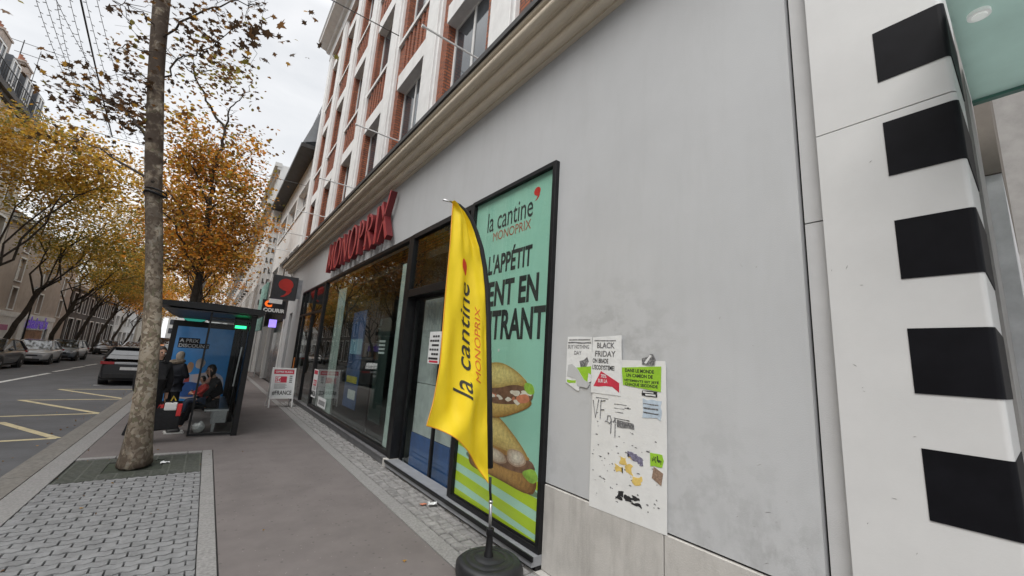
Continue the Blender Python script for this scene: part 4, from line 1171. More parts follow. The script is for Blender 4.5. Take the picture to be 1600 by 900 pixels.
def standing(label, base, facing, height, hairm, coatm, trm, coat_len, arms, hair_long=0.0, solem=None, hood=None, step=.0, bag=None):
    """upright figure; facing is a unit vector on the ground"""
    t = thing('person', label, 'person', base)
    k = height/1.72; B = Vector(base); F = Vector(facing).normalized(); U = Vector((0,0,1)); S = F.cross(U)   # S = right hand side
    P = lambda f_, s_, u_: B+F*f_*k+S*s_*k+U*u_*k
    head = P(.045,0,1.60); ex = MB()
    face(ex, head, F, U, k); 
    J = {'pelvis':(P(0,0,.93),.12*k),'waist':(P(0,0,1.08),.115*k),'chest':(P(0,0,1.28),.13*k),'neckb':(P(.0,0,1.42),.065*k),'neck':(P(.02,0,1.49),.052*k),
         'head0':(P(.035,0,1.55),.072*k),'head1':(P(.04,0,1.62),.086*k),'head2':(P(.03,0,1.69),.062*k)}
    E = chain('pelvis','waist','chest','neckb','neck','head0','head1','head2')
    for q, nm in ((-1,'l'),(1,'r')):
        sf = step*q
        J['hip'+nm] = (P(0,.09*q,.88),.088*k); J['knee'+nm] = (P(.03+sf*.4,.10*q,.49),.058*k); J['ank'+nm] = (P(sf,.10*q,.09),.042*k)
        E += chain('pelvis','hip'+nm,'knee'+nm,'ank'+nm)
        sh_, el, wr, hd, curl, thumb = arms[nm]
        J['sho'+nm] = (P(0,.18*q,1.39),.062*k); J['elb'+nm] = (P(*el),.043*k); J['wri'+nm] = (P(*wr),.030*k); J['palm'+nm] = (P(*hd),.034*k)
        E += chain('chest','sho'+nm,'elb'+nm,'wri'+nm,'palm'+nm)
        w_ = Vector(J['wri'+nm][0]); h_ = Vector(J['palm'+nm][0])
        tw = lambda v: F*v[0]+S*v[1]+U*v[2]
        fingers(ex, w_, h_-w_, tw(thumb), tw(curl), k)
    skin('body', J, E, M_skin, t, extra=ex)
    hairshell(t, head, F, U, hairm, k, hair_long); eyes(t, head, F, U, k)
    # coat: looser torso, sleeves and skirt
    K = {'a':(P(0,0,coat_len),(.165*k,.15*k)),'b':(P(0,0,.95),.185*k),'c':(P(0,0,1.12),.165*k),'d':(P(0,0,1.30),.165*k),'e':(P(0,0,1.42),.095*k),'f':(P(.01,0,1.485),.078*k)}
    E2 = chain('a','b','c','d','e','f')
    for q, nm in ((-1,'l'),(1,'r')):
        K['s'+nm] = (P(0,.185*q,1.375),.085*k); K['e'+nm] = (P(*arms[nm][1]),.066*k); K['w'+nm] = (P(*[a*.88+b*.12 for a,b in zip(arms[nm][2], arms[nm][1])]),.050*k)
        E2 += chain('d','s'+nm,'e'+nm,'w'+nm)
    skin('coat', K, E2, coatm, t, root=1)
    T = {'p':(P(0,0,.92),.135*k)}; E3 = []
    for q, nm in ((-1,'l'),(1,'r')):
        sf = step*q
        T['h'+nm] = (P(0,.09*q,.86),.10*k); T['k'+nm] = (P(.03+sf*.4,.10*q,.49),.075*k); T['a'+nm] = (P(sf,.10*q,.10),.06*k); E3 += chain('p','h'+nm,'k'+nm,'a'+nm)
    skin('trousers', T, E3, trm, t)
    for q in (-1,1): shoe(t, P(step*q-.05,.10*q,0), F, M_shoe, solem, .26*k)
    if hood:
        b = MB(); pts = [P(-.02+.11*math.cos(a), .13*math.sin(a), 1.475+.02*math.cos(a)) for a in np.linspace(0, 2*math.pi, 22)]
        b.tube(pts, .045*k, 8, caps=False); b.build('hood', hood, t, smooth=True)
    return t, P
relaxed = lambda q: (None,(.02,.25*q,1.10),(.10,.26*q,.86),(.12,.26*q,.78),(.3,-.7*q,-.3),(.9,0,0))
# man half hidden by the near tree, walking our way with a full bag
mn, P = standing('person in a long black coat behind the near tree, carrying a black bag', (-.66,9.62,0), (.55,-.83,0), 1.68, M_hair, M_coat, M_trou, .52,
    {'l':(None,(.02,-.25,1.10),(.02,-.24,.83),(.02,-.24,.75),(.7,.3,-.2),(.6,.5,0)), 'r':(None,(-.02,.24,1.10),(-.05,.20,.86),(-.05,.20,.78),(.7,-.3,-.2),(.6,-.5,0))}, step=.08)
eb = MB(); eb.ball(Vector(P(.045,0,1.60))+Vector((.058,-.03,-.01)), (.013,.013,.018), 8, 6); eb.build('white_earphone', M_white, mn, smooth=True)
hand = P(.02,-.24,.72)
bg = thing('shopping_bag', 'large black bag packed with red and white goods, held behind the near tree', 'bag', (hand.x+.06, hand.y-.1, .22))
bx = hand.x+.06; by = hand.y-.08
b = MB(); b.add([(bx-.20,by-.09,.20),(bx+.21,by-.09,.24),(bx+.21,by+.09,.24),(bx-.20,by+.09,.20),(bx-.23,by-.11,.60),(bx+.22,by-.11,.60),(bx+.22,by+.11,.60),(bx-.23,by+.11,.60)],
   [(0,3,2,1),(0,1,5,4),(1,2,6,5),(2,3,7,6),(3,0,4,7),(4,5,6,7)])
b.build('body', mat('black bag cloth',(.010,.010,.012),.8,.3,20,bump=.4,bscale=30), bg, bevel=.03, seg=3, smooth=True)
b = MB(); b.tube([(bx-.12,by-.10,.58),(bx-.07,by-.04,.70),(hand.x,hand.y,.725),(bx+.06,by-.04,.70),(bx+.12,by-.10,.58)], .011, 6); b.build('handle', mat('black strap',(.015,.015,.015),.8), bg)
b = MB(); b.box(bx-.20,bx-.05,by-.08,by+.08,.55,.66); b.box(bx+.14,bx+.21,by-.115,by+.08,.46,.66); b.build('red_goods', mat('red pack',(.55,.03,.03),.5), bg, bevel=.01)
b = MB(); b.box(bx-.04,bx+.135,by-.12,by+.06,.56,.69); b.build('white_goods', M_white, bg, bevel=.02)
b = MB(); b.tube([(bx+.02,by,.68),(bx+.06,by,.80),(bx+.10,by,.72)], .012, 6); b.build('yellow_strap', mat('yellow strap',(.6,.42,.04),.6), bg)
b2 = thing('tote_bag', 'black bag hanging at the kerb side of the person behind the tree', 'bag', (-.76,9.62,.12))
b = MB(); b.add([(-.92,9.56,.16),(-.70,9.56,.13),(-.70,9.66,.13),(-.92,9.66,.16),(-.82,9.57,.62),(-.69,9.57,.62),(-.69,9.65,.62),(-.82,9.65,.62)],
   [(0,3,2,1),(0,1,5,4),(1,2,6,5),(2,3,7,6),(3,0,4,7),(4,5,6,7)])
b.build('body', mat('black bag cloth',(.010,.010,.012),.8), b2, bevel=.02)
b = MB(); rh = P(-.05,.20,.74); b.tube([(-.79,9.61,.60),(rh.x,rh.y,.73),(-.72,9.61,.60)], .010, 6); b.build('handle', mat('black strap',(.015,.015,.015),.8), b2)
# second standing person with fair hair
standing('person with grey fair hair and a hooded navy jacket standing in the bus shelter', (-.46,11.75,0), (.75,.66,0), 1.56, M_hairg, M_navy, M_trou, .80,
    {'l':(None,(.08,-.24,1.10),(.24,-.05,1.10),(.26,.02,1.12),(-.2,.3,-.8),(0,0,1)), 'r':(None,(.08,.24,1.10),(.25,.06,1.15),(.27,-.01,1.17),(-.2,-.3,-.8),(0,0,1))}, hair_long=.05, solem=M_sole, hood=mat('fur hood trim',(.20,.16,.12),.9,.3,40,bump=.8,bscale=90), step=.04)
# seated woman in a long black coat
def seated(label, seat, facing, k, hairm, coatm, trm, coat_full, hair_long, solem, lean=.05, feet=.42, hands=None, skirt=True, headf=None, legs_down=1.0):
    t = thing('person', label, 'person', (seat[0], seat[1], 0))
    B = Vector(seat); F = Vector(facing).normalized(); U = Vector((0,0,1)); S = F.cross(U)
    P = lambda f_, s_, u_: B+F*f_*k+S*s_*k+U*u_*k
    hf = Vector(headf).normalized() if headf else F
    head = P(lean+.10,0,.78); ex = MB(); face(ex, head, hf, U, k)
    J = {'pelvis':(P(0,0,.10),.125*k),'waist':(P(lean*.3,0,.26),.115*k),'chest':(P(lean*.7,0,.45),.13*k),'neckb':(P(lean,0,.59),.065*k),'neck':(P(lean+.05,0,.66),.052*k),
         'head0':(P(lean+.08,0,.73),.072*k),'head1':(P(lean+.095,0,.80),.086*k),'head2':(P(lean+.085,0,.87),.062*k)}
    E = chain('pelvis','waist','chest','neckb','neck','head0','head1','head2')
    zf = -B.z/k
    for q, nm in ((-1,'l'),(1,'r')):
        J['hip'+nm] = (P(.05,.09*q,.08),.092*k); J['knee'+nm] = (P(.45,.10*q,.07),.06*k); J['ank'+nm] = (P(.45+feet,.09*q,max(zf+.08,-.36*legs_down)),.042*k)
        E += chain('pelvis','hip'+nm,'knee'+nm,'ank'+nm)
        el, wr, hd = hands[nm]
        J['sho'+nm] = (P(lean*.8,.17*q,.55),.06*k); J['elb'+nm] = (P(*el),.043*k); J['wri'+nm] = (P(*wr),.03*k); J['palm'+nm] = (P(*hd),.034*k)
        E += chain('chest','sho'+nm,'elb'+nm,'wri'+nm,'palm'+nm)
        fingers(ex, J['wri'+nm][0], Vector(J['palm'+nm][0])-Vector(J['wri'+nm][0]), U, S*(-q), k)
    skin('body', J, E, M_skin, t, extra=ex)
    hairshell(t, head, hf, U, hairm, k, hair_long); eyes(t, head, hf, U, k)
    K = {'a':(P(0,0,.09),.17*k),'c':(P(lean*.4,0,.28),.165*k),'d':(P(lean*.7,0,.46),.165*k),'e':(P(lean,0,.585),.095*k),'f':(P(lean+.03,0,.645),.072*k)}
    E2 = chain('a','c','d','e','f')
    for q, nm in ((-1,'l'),(1,'r')):
        el, wr, hd = hands[nm]
        K['s'+nm] = (P(lean*.8,.18*q,.54),.082*k); K['e'+nm] = (P(*el),.066*k); K['w'+nm] = (P(*[a*.9+b_*.1 for a,b_ in zip(wr, el)]),.05*k); E2 += chain('d','s'+nm,'e'+nm,'w'+nm)
    if skirt:
        K['t1'] = (P(.26,0,.08),(.17*k,.11*k)); K['t2'] = (P(.46,0,.04),(.18*k,.10*k)); K['t3'] = (P(.50,0,-.15),(.17*k,.10*k)); K['t4'] = (P(.48,0,-.27),(.17*k,.09*k)); E2 += chain('a','t1','t2','t3','t4')
    skin('coat', K, E2, coatm, t)
    T = {'p':(P(0,0,.10),.14*k)}; E3 = []
    for q, nm in ((-1,'l'),(1,'r')):
        T['h'+nm] = (P(.06,.09*q,.08),.105*k); T['k'+nm] = (P(.45,.10*q,.07),.078*k); T['a'+nm] = (P(.45+feet,.09*q,max(zf+.10,-.34*legs_down)),.058*k); E3 += chain('p','h'+nm,'k'+nm,'a'+nm)
    skin('trousers', T, E3, trm, t)
    for q in (-1,1):
        a_ = P(.45+feet-.04,.09*q,0); shoe(t, (a_.x,a_.y,max(0,B.z-.45*k*legs_down if legs_down < 1 else 0)), F, M_shoe, solem, .25*k)
    return t, P
wm, P = seated('seated person with dark hair and a long black coat, holding a small child', (.33,10.62,.47), (-1,-.12,0), .97, M_hair, M_coat, M_trou, True, .12, M_sole, lean=.10, feet=.10,
    hands={'l':((.22,-.26,.30),(.36,-.10,.26),(.40,-.03,.27)), 'r':((.20,.28,.30),(.40,.20,.30),(.45,.12,.31))}, headf=(-1,-.42,-.18))
sc2 = MB(); sc2.tube([P(.16,.0,.62),P(.22,.02,.52),P(.30,.04,.40)], [.04,.05,.035], 8); sc2.build('scarf', mat('rose beige scarf',(.45,.25,.2),.9,.2,30), wm, smooth=True)
seated('small child in a red jacket on the knees of the seated person', (.10,10.43,.60), (-1,-.25,0), .58, M_hair, M_redcl, M_denim, False, .03, None, lean=.02, feet=.06,
    hands={'l':((.18,-.24,.32),(.34,-.08,.30),(.40,-.03,.32)), 'r':((.18,.24,.32),(.36,.10,.28),(.42,.05,.29))}, skirt=False, headf=(-1,-.55,0), legs_down=.95)
hb = thing('plastic_bag', 'pale clear plastic bag on the ground under the shelter bench', 'bag', (.12,10.55,0))
b = MB(); b.ball((.12,10.45,.11),(.10,.09,.12),14,10)
for i,p in enumerate(b.v): 
    q = 1+.14*math.sin(17*p[0]*6+9*p[2]*4)+.1*math.sin(40*p[1]); b.v[i] = (.12+(p[0]-.12)*q, 10.45+(p[1]-10.45)*q, max(.003,p[2]*(.95+.1*math.sin(50*p[0]))))
b.build('body', mat('clear plastic',(.55,.55,.54),.25,.2,20,spec=.8), hb, smooth=True)
# ------------------------------------------------------------------ trees
def barkmat():
    m = bpy.data.materials.new('plane tree bark'); m.use_nodes = True
    nt = m.node_tree; N = nt.nodes; L = nt.links; b = N['Principled BSDF']
    tc = N.new('ShaderNodeTexCoord'); mp = N.new('ShaderNodeMapping'); mp.inputs['Scale'].default_value = (1,1,.85)
    L.new(tc.outputs['Object'], mp.inputs['Vector'])
    nz = N.new('ShaderNodeTexNoise'); nz.inputs['Scale'].default_value = 9; nz.inputs['Detail'].default_value = 3
    L.new(mp.outputs['Vector'], nz.inputs['Vector'])
    ad = N.new('ShaderNodeMix'); ad.data_type = 'RGBA'; ad.inputs['Factor'].default_value = .12
    L.new(mp.outputs['Vector'], ad.inputs['A']); L.new(nz.outputs['Color'], ad.inputs['B'])
    vo = N.new('ShaderNodeTexVoronoi'); vo.inputs['Scale'].default_value = 32; vo.inputs['Randomness'].default_value = 1
    L.new(ad.outputs['Result'], vo.inputs['Vector'])
    sp = N.new('ShaderNodeSeparateColor'); L.new(vo.outputs['Color'], sp.inputs[0])
    cr = N.new('ShaderNodeValToRGB'); cr.color_ramp.interpolation = 'CONSTANT'
    els = cr.color_ramp.elements
    els[0].position = 0; els[0].color = (.18,.14,.10,1)
    els[1].position = .28; els[1].color = (.27,.215,.155,1)
    for p_, c_ in ((.42,(.36,.30,.225,1)),(.64,(.42,.36,.28,1)),(.84,(.20,.185,.115,1)),(.92,(.42,.38,.31,1))):
        e = els.new(p_); e.color = c_
    L.new(sp.outputs[0], cr.inputs['Fac'])
    n2 = N.new('ShaderNodeTexNoise'); n2.inputs['Scale'].default_value = 1.1; n2.inputs['Detail'].default_value = 4; L.new(tc.outputs['Object'], n2.inputs['Vector'])
    mr = N.new('ShaderNodeMapRange'); mr.inputs['From Min'].default_value = .3; mr.inputs['From Max'].default_value = .7; mr.inputs['To Min'].default_value = .6; mr.inputs['To Max'].default_value = 1.25
    L.new(n2.outputs['Fac'], mr.inputs['Value'])
    mx = N.new('ShaderNodeMix'); mx.data_type = 'RGBA'; mx.blend_type = 'MULTIPLY'; mx.inputs['Factor'].default_value = 1
    L.new(cr.outputs['Color'], mx.inputs['A']); L.new(mr.outputs['Result'], mx.inputs['B'])
    # old brown bark clings to the foot; upper stem's backlit darkness is painted in
    sz = N.new('ShaderNodeSeparateXYZ'); L.new(tc.outputs['Object'], sz.inputs[0])
    r2 = N.new('ShaderNodeValToRGB'); e2 = r2.color_ramp.elements
    e2[0].position = 0; e2[0].color = (.85,.85,.85,1); e2[1].position = .13; e2[1].color = (.1,.1,.1,1)
    for p_, c_ in ((.22,.05),(.36,.6),(.55,.95)):
        e = e2.new(p_); e.color = (c_,c_,c_,1)
    dv = N.new('ShaderNodeMath'); dv.operation = 'DIVIDE'; dv.inputs[1].default_value = 8.0
    L.new(sz.outputs['Z'], dv.inputs[0]); L.new(dv.outputs[0], r2.inputs['Fac'])
    m2 = N.new('ShaderNodeMix'); m2.data_type = 'RGBA'
    n4 = N.new('ShaderNodeMath'); n4.operation = 'MULTIPLY'; 
    n5 = N.new('ShaderNodeTexNoise'); n5.inputs['Scale'].default_value = 7; n5.inputs['Detail'].default_value = 5; L.new(mp.outputs['Vector'], n5.inputs['Vector'])
    r5 = N.new('ShaderNodeMapRange'); r5.inputs['From Min'].default_value = .28; r5.inputs['From Max'].default_value = .5; L.new(n5.outputs['Fac'], r5.inputs['Value'])
    L.new(r5.outputs['Result'], n4.inputs[0]); L.new(r2.outputs['Color'], n4.inputs[1])
    L.new(n4.outputs[0], m2.inputs['Factor']); L.new(mx.outputs['Result'], m2.inputs['A']); m2.inputs['B'].default_value = (.062,.042,.030,1)
    L.new(m2.outputs['Result'], b.inputs['Base Color']); b.inputs['Roughness'].default_value = .85
    bp = N.new('ShaderNodeBump'); bp.inputs['Strength'].default_value = .6; bp.inputs['Distance'].default_value = .015
    L.new(sp.outputs[0], bp.inputs['Height']); L.new(bp.outputs['Normal'], b.inputs['Normal'])
    return m
M_bark = barkmat()
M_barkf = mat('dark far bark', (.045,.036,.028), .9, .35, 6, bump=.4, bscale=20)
M_twig = mat('thin twig', (.055,.042,.033), .9, .3, 20)
def leafm(name, c): return mat(name, c, .6, .28, 1.4, transl=.45)
LF = dict(gold=leafm('golden leaf',(.58,.36,.05)), ochre=leafm('ochre leaf',(.42,.23,.04)), orange=leafm('orange leaf',(.60,.24,.03)),
          olive=leafm('olive leaf',(.24,.20,.04)), brown=leafm('brown leaf',(.17,.085,.03)), dark=leafm('dark silhouette leaf',(.07,.042,.022)), green=leafm('green leaf',(.17,.17,.04)))  # dark: backlit silhouette of the near leaves put into their colour
LFN = list(LF)
# lobed leaf outline
_lobe = []
for i,(a,r) in enumerate(((-90,.35),(-60,.55),(-20,.38),(10,.92),(38,.48),(62,.8),(76,.52),(90,1.05),(104,.52),(118,.8),(142,.48),(170,.92),(200,.38),(240,.55))):
    _lobe.append((r*math.cos(R(a))*.62, r*math.sin(R(a))*.62))
_lobe = np.array(_lobe)
_simple = np.array([(-.5,-.05),(-.25,-.35),(.30,-.30),(.55,.05),(.15,.42),(-.3,.30)])
def leaf_mesh(name, centers, sizes, mats_idx, parent, shape, droop=.5, r=rng):
    n = len(centers); k = len(shape)
    az = r.uniform(0, 2*math.pi, n); tilt = r.normal(0, .75, n); roll = r.uniform(0, 2*math.pi, n)
    ct, st = np.cos(tilt), np.sin(tilt); ca, sa = np.cos(az), np.sin(az)
    ex = np.stack([ca, sa, np.zeros(n)], 1); ey = np.stack([-sa*ct, ca*ct, st], 1); ez = np.cross(ex, ey)
    cr_, sr_ = np.cos(roll)[:,None], np.sin(roll)[:,None]
    ux = ex*cr_+ey*sr_; uy = -ex*sr_+ey*cr_
    sq = r.uniform(.6, 1.0, n)[:,None,None]
    bend = -(shape[:,0]**2)*.7
    P = centers[:,None,:] + sizes[:,None,None]*(ux[:,None,:]*shape[None,:,0:1]*sq + uy[:,None,:]*shape[None,:,1:2] + ez[:,None,:]*bend[None,:,None]*r.uniform(0,1,n)[:,None,None])
    org = np.array(worg(parent)); P = (P-org).reshape(-1,3)
    me = bpy.data.meshes.new(name)
    me.vertices.add(n*k); me.vertices.foreach_set('co', P.astype(np.float32).ravel())
    me.loops.add(n*k); me.loops.foreach_set('vertex_index', np.arange(n*k, dtype=np.int32))
    me.polygons.add(n); me.polygons.foreach_set('loop_start', np.arange(0, n*k, k, dtype=np.int32))
    try: me.polygons.foreach_set('loop_total', np.full(n, k, dtype=np.int32))
    except Exception: pass
    for q in LFN: me.materials.append(LF[q])
    me.polygons.foreach_set('material_index', np.asarray(mats_idx, dtype=np.int32))
    me.update(calc_edges=True); me.validate()
    return link(name, me, parent)
def jit(path, amt, n=3):
    P = [Vector(p) for p in path]; out = [P[0]]
    for a, b in zip(P, P[1:]):
        L = (b-a).length
        for i in range(1, n+1):
            q = a.lerp(b, i/n)
            if i < n: q += Vector((random.gauss(0,1),random.gauss(0,1),random.gauss(0,.6)))*amt*L
            out.append(q)
    return out
def lim(a, b, n): return [a+(b-a)*i/(n-1) for i in range(n)]

def crown_tree(label, base, lean, h_fork, crown_c, crown_r, nclump, per, pal, size=.17, name='plane_tree', group='plane trees along the street', limbs=7, gap=0.0, seed=0, tr=.16, spread=.55, hollow=.35):
    r = np.random.default_rng(seed); random.seed(seed)
    t = thing(name, label, 'tree', base, group)
    B = Vector(base); top = B+Vector((lean[0]*h_fork, lean[1]*h_fork, h_fork))
    C0 = Vector(crown_c); CR = Vector(crown_r)
    mid = B.lerp(top, .5)+Vector((-lean[0]*.4, 0, 0))
    tk = MB(); tp = jit([B, mid, top], .02, 4); tk.tube(tp, lim(tr, tr*.72, len(tp)), 9)
    tips = []
    for i in range(limbs):
        a = 2*math.pi*i/limbs+random.uniform(-.4,.4); e = random.uniform(-.35,.75)
        tip = C0+Vector((math.cos(a)*CR.x*.75, math.sin(a)*CR.y*.75, CR.z*e))
        st_ = tp[-1-(i%3)]
        md = st_.lerp(tip,.5)+Vector((0,0,.12*(tip-st_).length))
        pth = jit([st_, md, tip], .06, 4); tk.tube(pth, lim(tr*.36, .015, len(pth)), 6)
        for q in range(3):
            s0 = pth[random.randint(3,len(pth)-1)]; e0 = s0+Vector((random.gauss(0,1)*CR.x*.38, random.gauss(0,1)*CR.y*.38, random.uniform(-.1,.6)*CR.z*.6))
            p2 = jit([s0, e0], .09, 4); tk.tube(p2, lim(.018, .006, len(p2)), 4); tips.append(e0)
        tips.append(tip)
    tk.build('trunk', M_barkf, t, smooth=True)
    # clumps
    u = r.normal(size=(nclump,3)); u /= np.linalg.norm(u, axis=1)[:,None]
    rad = hollow+(1-hollow)*r.uniform(0,1,nclump)**.6
    cc = np.array(C0)+u*rad[:,None]*np.array(CR)
    cc[:len(tips)] = np.array([tuple(p) for p in tips])[:nclump]
    low = cc[:,2] < C0.z-CR.z*.8
    cc[low,2] += CR.z*.4
    pal_i = np.array([LFN.index(p) for p in pal])
    pts = []; mi = []; sz = []
    for c in cc:
        n = int(per*r.uniform(.45,1.5)); s = spread*r.uniform(.6,1.3)
        p = c+r.normal(size=(n,3))*np.array([s,s,s*.55])
        pts.append(p); main = r.choice(pal_i); oth = r.choice(pal_i, n); mi.append(np.where(r.uniform(size=n) < .66, main, oth)); sz.append(size*r.uniform(.6,1.3,n))
    pts = np.concatenate(pts); mi = np.concatenate(mi); sz = np.concatenate(sz)
    leaf_mesh('crown', pts, sz, mi, t, _simple, r=r)
    return t
# near tree ------------------------------------------------------
t1 = thing('plane_tree', 'nearest plane tree, blotched leaning trunk rising from the iron grate', 'tree', (-.56,8,0), 'plane trees along the street')
path = [(-.553,8.0,-.03),(-.56,8,.06),(-.575,8,.35),(-.60,8,.78),(-.645,8,1.45),(-.73,8,2.27),(-.85,8,3.04),(-.96,8,3.6),(-1.06,8,4.1),(-1.14,8,4.62),(-1.21,8,5.1),(-1.28,8,5.56),(-1.38,8,6.31),(-1.47,8,7.1),(-1.56,8,7.8),(-1.6,8,8.6)]
rad = [.215,.185,.152,.128,.114,.106,.105,.104,.102,.108,.098,.10,.104,.11,.112,.095]
tk = MB(); tk.tube(path, rad, 28)
fp = []
for i,(x,y,z) in enumerate(tk.v):
    a = math.atan2(y-8, x+.6+.13*z); q = .012*math.sin(3*a+1.7*z)+.007*math.sin(7*a+4*z)+.02*max(0,.4-z)*math.sin(5*a)
    fp.append((x+q*math.cos(a), y+q*math.sin(a), z))
tk.v = fp
o_t1 = tk.build('trunk', M_bark, t1, smooth=True)
sb = o_t1.modifiers.new('sub','SUBSURF'); sb.levels = 1; sb.render_levels = 1
lm_ = MB()
limbs1 = [
 ([(-1.52,8,7.6),(-1.9,7.7,8.6),(-2.3,7.2,9.8)],.075,.03), ([(-1.56,8,7.9),(-1.1,7.6,9.0),(-.6,7.0,10)],.07,.03), ([(-1.6,8,8.4),(-1.7,8.4,10.2)],.08,.03),
 ([(-1.47,8,7.0),(-1.62,7.8,7.5),(-1.75,7.4,8.2)],.05,.02),
 ([(-1.13,8,4.6),(-1.42,8.5,5.15),(-1.75,8.9,5.55),(-2.15,9.2,5.75),(-2.7,9.6,5.85)],.030,.006),
 ([(-1.06,7.9,4.15),(-1.6,8.6,4.55),(-2.2,9.2,4.9)],.024,.006),
 ([(-1.31,8,5.75),(-1.14,7.95,6.25),(-1.02,7.8,6.30),(-.7,7.5,6.45),(-.45,7.1,6.75)],.016,.005),
 ([(-1.40,8,6.5),(-1.0,7.4,6.75),(-.55,6.9,6.95),(-.2,6.6,6.9)],.018,.005),
 ([(-1.36,8,6.2),(-1.52,7.9,6.15),(-1.68,7.7,6.05),(-1.73,7.6,5.85)],.010,.004),
 ([(-1.3,8,5.7),(-1.5,7.8,5.75),(-1.62,7.7,5.6)],.009,.004),
 ([(-1.42,8,6.7),(-1.7,7.4,6.5),(-1.75,7.0,6.2)],.010,.004),
 ([(-.4,6.4,8.2),(-.38,6.7,7.4),(-.33,6.8,6.9),(-.28,6.85,6.5)],.006,.003),
 ([(-.25,6.4,8.2),(-.16,6.7,7.3),(-.12,6.9,6.7)],.005,.002),
 ([(-.9,7.0,8.6),(-.78,7.2,7.4),(-.74,7.2,6.9)],.007,.003),
]
for pth,ra,rb in limbs1:
    p = jit(pth, .05, 4); lm_.tube(p, lim(ra, rb, len(p)), 7)
    for q in range(int(7)):
        s0 = p[random.randint(4,len(p)-1)]; e0 = s0+Vector((random.gauss(0,.22),random.gauss(0,.25),random.gauss(0,.2)))
        if ra < .06: lm_.tube(jit([s0,e0],.10,4), lim(.0045,.002,5), 4)
lm_.build('limb', M_twig, t1, smooth=True)
cl = [((-.62,7.3,6.55),(.26,.45,.13),105,.10),((-.85,7.5,6.35),(.22,.4,.11),70,.10),((-.42,7.2,6.78),(.3,.4,.10),40,.12),((-.25,7.0,6.6),(.20,.35,.12),18,.17),((-.17,6.9,6.42),(.07,.2,.04),6,.20),
      ((-.95,7.7,6.75),(.28,.4,.12),50,.12),((-.60,7.1,7.0),(.5,.4,.2),50,.13),
      ((-1.0,7.8,6.02),(.14,.3,.09),34,.09),((-.35,9.6,7.25),(.20,.3,.14),60,.10),
      ((-2.15,9.2,5.78),(.34,.5,.12),170,.12),((-2.6,9.6,5.8),(.28,.4,.12),60,.13),((-1.72,8.9,5.52),(.25,.4,.14),110,.12),((-1.5,8.5,5.25),(.16,.3,.14),70,.11),((-2.0,9.2,4.9),(.4,.5,.10),60,.11),((-2.5,9.8,4.95),(.3,.5,.08),30,.11),
      ((-1.66,7.7,5.85),(.10,.25,.10),42,.10),((-1.52,7.8,5.62),(.10,.2,.12),40,.09),((-1.74,7.1,6.1),(.06,.15,.05),5,.16),((-1.62,7.6,6.5),(.1,.3,.2),20,.11),
      ((-2.25,6.05,5.05),(.04,.1,.05),4,.10),((-1.2,8,6.0),(.2,.3,.3),26,.09),((-1.25,8.1,5.1),(.3,.3,.35),40,.08),
      ((-2.3,7.3,9.8),(.9,1.0,.7),240,.16),((-.6,7.0,9.8),(.9,1.0,.7),260,.16),((-1.7,8.4,10.4),(.9,.9,.7),220,.16),((-1.5,7.2,8.4),(.7,.8,.5),120,.15)]
pts = []; sz = []; mi = []
for c,s,n,z in cl:
    pts.append(np.array(c)+rng.normal(size=(n,3))*np.array(s)); sz.append(z*rng.uniform(.65,1.25,n))
    mi.append(rng.choice([LFN.index('dark')]*8+[LFN.index('brown')]*4+[LFN.index('olive')]+[LFN.index('ochre')]*1, n))
leaf_mesh('crown', np.concatenate(pts), np.concatenate(sz), np.concatenate(mi), t1, _lobe)
st_ = MB()
st_.tube([(-1.01+.128*math.cos(a), 8+.128*math.sin(a), 3.98+.018*math.sin(2*a)) for a in np.linspace(0,2*math.pi,20)], .020, 6, caps=False)
st_.tube([(-1.01+.13*math.cos(a), 8+.13*math.sin(a), 4.03-.02*math.sin(a+1)) for a in np.linspace(0,2*math.pi,20)], .013, 6, caps=False)
o = st_.build('trunk_strap', M_black); tag(o, 'black strap tied round the trunk of the nearest plane tree', 'strap')

# second tree, shape of its bare limbs seen against the sky
G = 'plane trees along the street'
r2 = np.random.default_rng(22); random.seed(22)
t2 = thing('plane_tree', 'plane tree with a burnt orange crown and bare forked top twigs, behind the bus shelter', 'tree', (-.6,16,0), G)
tk = MB()
p = jit([(-.62,16,0),(-.58,16,2),(-.55,16,3.9),(-.64,16,5.4),(-.72,16,6.5)], .012, 3); tk.tube(p, lim(.125,.07,len(p)), 10)
for pth,ra,rb in (([(-.72,16,6.5),(-.78,16,7.4),(-.74,16,8.1),(-.70,16,8.9),(-1.2,16,9.6),(-1.75,16,10.4),(-1.85,15.8,10.7)],.07,.018),
                  ([(-.70,16,8.9),(-.68,16,9.4),(-.69,16,9.8),(-.44,16,10.3),(-.2,15.8,10.9)],.035,.010),
                  ([(-1.8,16,10.5),(-2.3,15.8,10.7),(-2.9,15.6,11.0)],.016,.006), ([(-1.8,16,10.5),(-1.4,15.9,10.8),(-.9,15.8,11.3)],.016,.006),
                  ([(-.6,16,4.6),(-1.2,16.2,5.6),(-1.9,16.3,6.6)],.06,.015), ([(-.58,16,4.2),(.1,16.3,5.0),(.7,16.4,5.6)],.055,.014), ([(-.56,16,3.8),(-.9,15.5,4.3),(-1.3,15,5.1),(-1.9,14.8,5.6)],.045,.014),
                  ([(-.7,16,6.2),(-1.2,16,7.2),(-1.8,16,8.0)],.04,.012), ([(-.7,16,6.0),(-.1,16,6.8),(.4,16,7.6)],.04,.012)):
    p = jit(pth, .045, 4); tk.tube(p, lim(ra,rb,len(p)), 6)
    for q in range(7):
        s0 = p[random.randint(2,len(p)-1)]; e0 = s0+Vector((random.gauss(0,.5),random.gauss(0,.4),random.gauss(.1,.35)))
        tk.tube(jit([s0,e0],.10,4), lim(.010,.003,5), 4)
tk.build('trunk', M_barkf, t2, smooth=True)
pts = []; mi = []; sz = []
